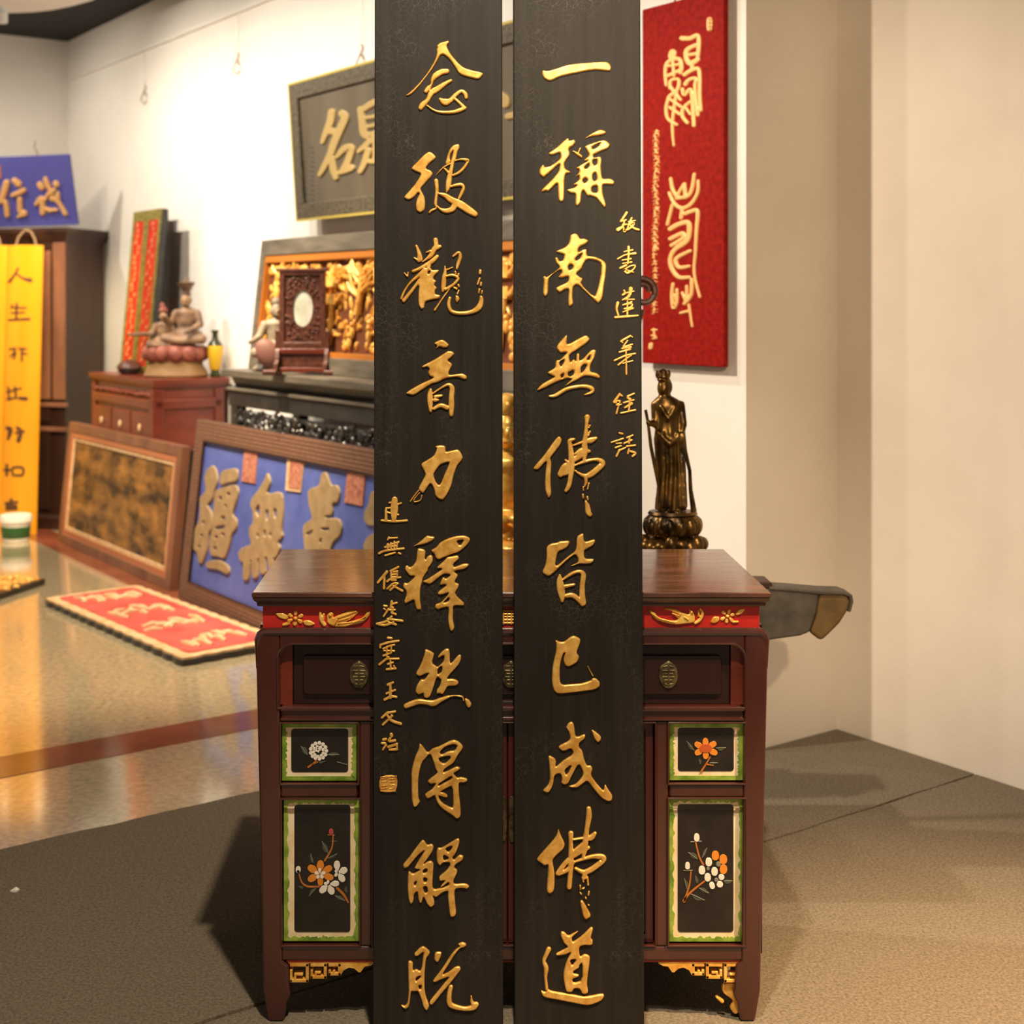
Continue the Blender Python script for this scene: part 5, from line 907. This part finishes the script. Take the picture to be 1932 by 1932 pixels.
# two glossy yellow couplet boards leaning on the wardrobe
def ycoup(pt0, pt1, pb0, pb1, label, chars):
    Yt, Yb = 8.36, 8.22
    bl, br = P(pb0, 0, Yb), P(pb1, 0, Yb); tl_ = P(pt0, 463, Yt); tr_ = P(pt1, 463, Yt)
    bl.z = br.z = 0.001; mid = (bl+br)/2; mt = (tl_+tr_)/2
    f = Frame(mid, br-bl, mt-mid); h = (mt-mid).length; hw2 = (br-bl).length/2
    t = thing('yellow_couplet', label, 'carved board', f.M, 'pair of yellow couplets')
    n = 14; bul = lambda x: -.022*(1-min(1, (x/hw2)**2))
    g = G(); arc = [(hw2*(2*k/n-1)) for k in range(n+1)]
    vs = [(x, bul(x), 0) for x in arc]+[(hw2, .012, 0), (-hw2, .012, 0)]; m = len(vs); sk = f.I.to_3x3()@UP
    vs += [(x, y, h) for x, y, z in vs]
    g.add(vs, [tuple(range(m)), tuple(range(2*m-1, m-1, -1))]+[(i, (i+1)%m, (i+1)%m+m, i+m) for i in range(m)])
    g.build('board', M['yellow_gloss'], t, True, 0, 50)
    G().tube([(-.06, -.005, h-.005), (-.045, -.005, h+.05), (-.01, -.005, h+.09), (.0, -.005, h+.095), (.03, -.005, h+.085), (.055, -.005, h+.04), (.065, -.005, h-.005)], .007, 8).build('hanging_loop', M['hemp'], t, True)
    for cr, s_ in chars: glyph('painted_character', s_, f, cr, M['ink_brown'], t, .002, .002, 0, lambda x: bul(x)-.0012, 1.15)
y1, y2 = (0, 440, 6.438), (0, 700, 4.293)
ycoup(17, 84, 1.5, 68.5, 'glossy yellow curved couplet board with dark brush characters, beside the white tub', [
 (y1, "S 230,430,25 200,490,25 120,590,40 S 205,490,20 290,550,25 380,575,50"), (y1, "S 215,860,30 210,1030,30 S 140,905,20 330,910,20 S 140,970,20 310,965,20 S 110,1055,25 370,1045,30 S 160,870,20 140,910,20"),
 (y1, "S 120,1410,22 200,1400,22 S 130,1500,20 200,1440,22 190,1500,25 S 190,1400,22 180,1530,22 S 240,1400,20 330,1410,22 S 280,1400,25 280,1550,25 S 290,1460,20 340,1470,20"),
 (y2, "S 70,130,15 80,230,18 S 60,170,14 180,140,14 S 130,130,18 140,220,18 S 60,230,15 120,220,15 S 170,220,25 220,225,28"), (y2, "S 60,460,25 90,480,40 70,550,20 S 150,460,25 180,490,25 160,560,35 S 140,500,20 200,490,20"),
 (y2, "S 60,760,22 60,840,22 S 40,800,18 90,800,18 S 110,780,15 110,840,15 S 110,780,15 190,780,18 190,840,18 110,840,15"), (y2, "S 50,1070,20 150,1060,18 S 60,1090,20 140,1090,18 S 100,1040,25 95,1115,22 S 60,1115,25 140,1110,25")])
ycoup(-52, 15.5, -67, .5, 'glossy yellow curved couplet board cut off by the edge of the photo', [])
# tub of paint
tb = thing('paint_tub', 'small white lidded tub with a dark green label at the foot of the yellow couplets', 'tub', T((fx(30, 7.98), 7.98, 0)))
k_ = 7.98/F
G().lathe([(23*k_, 0), (25*k_, .01), (27*k_, 34*k_), (27.5*k_, 38*k_)], seg=32).build('body', M['plastic_white'], tb, True)
G().lathe([(24.3*k_, 6*k_), (25.7*k_, 8*k_), (27.3*k_, 28*k_), (26.5*k_, 30*k_)], seg=32).build('label', M['label_green'], tb, True)
G().lathe([(28*k_, 37*k_), (30*k_, 38*k_), (30*k_, 44*k_), (28*k_, 50*k_), (20*k_, 51*k_)], seg=32).build('lid', M['plastic_white'], tb, True)
# gilded carving lying on the floor at the left edge
f0 = Vector((fx(86, 6.75), 6.75, 0)); f1 = Vector((fx(-60, 6.18), 6.18, 0))
fl = Frame(f0, (f1-f0), UP); l_ = (f1-f0).length
gc = thing('gilded_carving', 'gilded carved panel lying flat on the polished floor at the left edge', 'carved panel', fl.M)
G().box(0, l_, -.30, 0, 0.001, .03).build('base', M['black_wood'], gc, bevel=.004)
g = G(); rk = random.Random(2)
for k in range(120): g.ell((rk.uniform(.02, l_-.02), rk.uniform(-.28, -.015), .032), (rk.uniform(.012, .03), rk.uniform(.012, .03), rk.uniform(.01, .022)), None, 8, 5)
g.build('relief', M['gold_relief'], gc, True)
# red board with a scalloped border lying on the floor
pF, pL, pB = Vector((-1.048, 5.23, 0)), Vector((-1.897, 6.29, 0)), Vector((-1.589, 6.64, 0))
fr = Frame(pF, pF-pL, UP); Lx = (pF-pL).length
rb = thing('red_floor_board', 'pinkish red board with a scalloped gold border lying on the stone floor', 'carved board', fr.M)
bw = .46
def scal(x0, x1, y0, y1, amp, nx, ny):
    p = []
    for i in range(nx*6): p.append((x0+(x1-x0)*i/(nx*6), y0-amp*abs(math.sin(math.pi*i/6))))
    for i in range(ny*6): p.append((x1+amp*abs(math.sin(math.pi*i/6)), y0+(y1-y0)*i/(ny*6)))
    for i in range(nx*6): p.append((x1-(x1-x0)*i/(nx*6), y1+amp*abs(math.sin(math.pi*i/6))))
    for i in range(ny*6): p.append((x0-amp*abs(math.sin(math.pi*i/6)), y1-(y1-y0)*i/(ny*6)))
    return p
def flat(name, poly, z0, z1, m, par):
    n = len(poly); g = G(); g.add([(x, y, z0) for x, y in poly]+[(x, y, z1) for x, y in poly], [tuple(range(n-1, -1, -1)), tuple(range(n, 2*n))]+[(i, (i+1)%n, (i+1)%n+n, i+n) for i in range(n)]); return g.build(name, m, par)
flat('underside', scal(-Lx, 0, .0, bw, .008, 15, 5), .001, .024, M['black_wood'], rb)
flat('gold_border', scal(-Lx+.004, -.004, .004, bw-.004, .008, 15, 5), .024, .034, M['cream_gold'], rb)
flat('red_ground', scal(-Lx+.05, -.05, .05, bw-.05, .006, 13, 4), .034, .038, M['pink_board'], rb)
rk = random.Random(31)
for k in range(4):
    xc = -Lx+.20+k*(Lx-.40)/3; g = G()
    for j in range(9):
        a = rk.choice((0, 0, .5, 1.4, -1.2, .2))+rk.uniform(-.25, .25); l = rk.uniform(.03, .075); x = xc+rk.uniform(-.055, .055); y = .10+.26*(j+rk.random())/9
        g.tube([(x-l*math.cos(a), y-l*.8*math.sin(a), .037), (x, y+rk.uniform(-.012, .012), .041), (x+l*math.cos(a), y+l*.8*math.sin(a), .037)], [.007, .014, .008], 8)
    g.build('carved_character', M['cream_gold'], rb, True)
# pair of red and green couplets behind the seated statue on the chest
def rcoup(ta, tb_, label):
    f = Frame(W(ta, .25, zc), U, W(ta, .165, 1.924)-W(ta, .25, zc)); h = .93; w_ = ta-tb_
    t = thing('red_couplet', label, 'carved board', f.M, 'red couplets on the chest')
    G().box(0, w_, 0, .035, 0, h).build('board', M['black_wood'], t)
    G().ring(frame_poly(w_, h, 0), [(.035, .04), (w_-.035, .04), (w_-.035, h-.06), (.035, h-.06)], -.004, .004).build('green_border', M['couplet_green'], t)
    G().box(.034, w_-.034, -.002, .004, .039, h-.059).build('red_ground', M['couplet_red'], t)
    g = G(); r = random.Random(int(ta*100))
    for k in range(26):
        z = .07+k*.031; x = w_*.5+r.uniform(-.035, .035)
        g.tube([(x+.016*math.cos(a*.6+k)*(1-a/14), -.004, z+.017*math.sin(a*.6+k)*(1-a/14)) for a in range(12)], .0032, 6)
    g.build('curl_pattern', M['couplet_curl'], t, True)
rcoup(4.685, 4.475, 'narrow red couplet with a gold green border, farther from the seated statue')
rcoup(4.47, 4.26, 'narrow red couplet with a gold green border, beside the seated statue')
db = thing('dark_board', 'dark plain board standing behind the red couplets on the chest', 'board', Frame(W(4.63, .11, zc), U, UP).M)
G().box(0, .206, 0, .05, 0, .93).build('board', M['black_wood'], db, bevel=.003)
# painted seated group on a lotus base, on the chest
og = W(3.87, .25, zc)
SG = thing('statue_group', 'painted carving of two seated figures on a red lotus base, on the red chest', 'statue', T(og))
k_ = 7.3/F
G().lathe([(56*k_, 0), (60*k_, 4*k_), (56*k_, 12*k_), (48*k_, 26*k_), (50*k_, 30*k_)], seg=28, sy=.6, ripple=.05, nr=7).build('rock_base', M['clay_ochre'], SG, True)
g = G(); g.lathe([(44*k_, 26*k_), (54*k_, 36*k_), (58*k_, 48*k_), (54*k_, 58*k_), (40*k_, 60*k_)], seg=28, sy=.6)
for k in range(13): a = 2*math.pi*k/13; g.ell((50*k_*math.cos(a), 50*.6*k_*math.sin(a), 45*k_), (15*k_, 11*k_, 15*k_))
g.build('lotus_base', M['lotus_red'], SG, True)
q = figure(SG, (20*k_, 0, 58*k_), 108*k_, M['clay'], M['skin_clay'], .006, ((-.30, -.26, .52), (.12, -.30, .25)), -.15)
G().lathe([(6*k_, 0), (9*k_, 3*k_), (8*k_, 11*k_), (16*k_, 25*k_), (17*k_, 27*k_), (3*k_, 29*k_), (3*k_, 33*k_), (1*k_, 38*k_)], q(0, .0, .86), 20).build('crown', M['clay'], SG, True)
q2 = figure(SG, (-22*k_, -4*k_, 52*k_), 78*k_, M['clay'], M['skin_clay'], .005, ((-.80, -.15, .36), None), .25, partname='small_figure')
g = G(); c_ = q2(0, .02, .93); g.ell(c_, (9*k_, 9*k_, 7*k_)); g.ell(c_+Vector((-2*k_, 0, 9*k_)), (5*k_, 5*k_, 7*k_)); g.build('topknot', M['lotus_red'], SG, True)
# vase-shaped bottle
bt = thing('bottle', 'dark green bottle with a wide yellow label at the chest edge', 'bottle', T(W(3.73, .085, zc)))
k_ = 7.25/F
G().lathe([(9*k_, 0), (10*k_, 6*k_), (8*k_, 10*k_), (13*k_, 42*k_), (14.5*k_, 58*k_), (12*k_, 64*k_), (6*k_, 72*k_), (5*k_, 82*k_), (8*k_, 88*k_), (8*k_, 89*k_)], seg=28).build('body', M['bottle_green'], bt, True)
G().lathe([(8.9*k_, 14*k_), (9.8*k_, 15*k_), (14*k_, 42*k_), (15.2*k_, 57*k_), (14.2*k_, 60*k_)], seg=28).build('label', M['label_yellow'], bt, True)
# dark lidded bowl
bo = thing('lidded_bowl', 'low dark lidded bowl in front of the red couplets on the chest', 'bowl', T(W(4.33, .33, zc)))
k_ = 7.45/F
G().lathe([(16*k_, 0), (22*k_, 6*k_), (24*k_, 12*k_)], seg=28).build('bowl', M['black_wood'], bo, True)
G().lathe([(24.5*k_, 11.5*k_), (22*k_, 18*k_), (14*k_, 24*k_), (6*k_, 27*k_), (2*k_, 28*k_)], seg=28).build('lid', M['screenwood'], bo, True)
# table screen with an oval of marble
YT = 5.76; os_ = Vector((fx(571, YT), YT, za))
ang = .10; fsn = Frame(os_, (math.cos(ang), -math.sin(ang), 0), UP); k_ = YT/F
ts = thing('table_screen', 'carved dark wooden table screen set with a pale oval stone, on the black altar', 'table screen', fsn.M)
G().ring([(-44*k_, 50*k_), (44*k_, 50*k_), (44*k_, 197*k_), (-44*k_, 197*k_)], [(-34*k_, 62*k_), (34*k_, 62*k_), (34*k_, 188*k_), (-34*k_, 188*k_)], -.012, .014).build('frame', M['screenwood'], ts, bevel=.003)
G().box(-50*k_, 50*k_, -.016, .018, 195*k_, 201*k_).build('cap', M['screenwood'], ts, bevel=.002)
nn = 48; el = [(19.5*k_*math.cos(2*math.pi*i/nn), (126+35*math.sin(2*math.pi*i/nn))*k_) for i in range(nn)]
def squ(i):
    a = 2*math.pi*i/nn; c, s_ = math.cos(a), math.sin(a); m_ = max(abs(c)/36, abs(s_)/66); return (c/m_*k_, (125+s_/m_)*k_)
G().ring([squ(i) for i in range(nn)], el, -.004, .012).build('carved_panel', M['screenwood'], ts)
g = G(); rk = random.Random(8)
for k in range(120):
    a = rk.uniform(0, 6.28); r = rk.uniform(1.08, 1.9); x, z = 20*r*math.cos(a), 36*r*math.sin(a)
    if abs(x) < 32 and abs(z) < 60: g.ell((x*k_, -.005, (126+z)*k_), (rk.uniform(1.5, 3.5)*k_, .005, rk.uniform(1.5, 3)*k_), Matrix.Rotation(rk.uniform(-1.5, 1.5), 3, 'Y'), 8, 5)
g.build('scroll_pattern', M['screenwood'], ts, True)
g = G(); vs = [(0, -.002, 126*k_)]+[(x*1.02, .004, (z-126*k_)*1.02+126*k_) for x, z in el]; g.add(vs, [(0, 1+i, 1+(i+1)%nn) for i in range(nn)]+[tuple(range(nn, 0, -1))]); g.build('stone_oval', M['marble'], ts, True, 0, 80)
G().box(-46*k_, 46*k_, -.014, .016, 40*k_, 50*k_).build('rail', M['redwood'], ts, bevel=.003)
G().box(-44*k_, 44*k_, -.006, .01, 14*k_, 41*k_).build('lower_panel', M['screenwood'], ts, bevel=.003)
G().prism([(-46*k_, 14*k_), (46*k_, 14*k_), (40*k_, 4*k_), (20*k_, 8*k_), (0, 4*k_), (-20*k_, 8*k_), (-40*k_, 4*k_)], -.03, -.01).build('apron', M['redwood'], ts, bevel=.002)
for sg_ in (-1, 1):
    x = sg_*47*k_
    G().box(x-5*k_, x+5*k_, -.012, .014, 9*k_, 84*k_).build('post', M['screenwood'], ts, bevel=.003)
    G().prism([(0, 0)]+[], 0, 0) if False else None
    g = G(); pr = [(-.055, .02), (-.05, .05), (-.03, .06), (-.02, .10), (0, .13), (.02, .10), (.03, .06), (.05, .05), (.055, .02)]
    vs = [(x-4*k_, y, z) for y, z in pr]+[(x+4*k_, y, z) for y, z in pr]; n = len(pr)
    g.add(vs, [tuple(range(n)), tuple(range(2*n-1, n-1, -1))]+[(i, (i+1)%n, (i+1)%n+n, i+n) for i in range(n)]); g.build('bracket', M['screenwood'], ts, bevel=.002)
    G().box(sg_*58*k_-14*k_, sg_*58*k_+14*k_, -.062, .058, 0, 10*k_).build('foot', M['screenwood'], ts, bevel=.006)
# pale figurine left of the screen
op = W(2.47, .385, za); k_ = 5.9/F
pf = thing('pale_figurine', 'pale painted figurine stretching out an arm beside the table screen', 'statue', T(op))
q = figure(pf, (9*k_, 0, 22*k_), 120*k_, M['ivory'], M['ivory'], .006, ((-.42, -.16, .30), None), .2)
G().ell(q(0, .02, .93), (10*k_, 10*k_, 11*k_)).build('topknot', M['ivory'], pf, True)
g = G(); g.ell(q(-.16, -.24, .12), (22*k_, 12*k_, 30*k_), Matrix.Rotation(-.5, 3, 'Y')); g.build('pink_sash', M['pink_robe'], pf, True)
g = G(); g.lathe([(34*k_, 0), (36*k_, 6*k_), (26*k_, 14*k_), (28*k_, 26*k_)], seg=24, sy=.55, ripple=.08, nr=6); g.build('rock_base', M['ivory'], pf, True)
sc_ = Vector((fx(28, 3.222), 3.222, .0075))
g = G(); g.add([(-.009, -.006, 0), (.004, -.009, 0), (.010, .003, 0), (.0, .009, 0), (-.008, .004, 0), (-.009, -.006, .003), (.004, -.009, .005), (.010, .003, .003), (.0, .009, .006), (-.008, .004, .002)], [(4, 3, 2, 1, 0), (5, 6, 7, 8, 9)]+[(i, (i+1)%5, (i+1)%5+5, i+5) for i in range(5)])
o = g.build('paper_scrap', M['plastic_white']); o.location = sc_; tag(o, 'tiny white scrap of paper lying on the dark carpet', 'scrap')
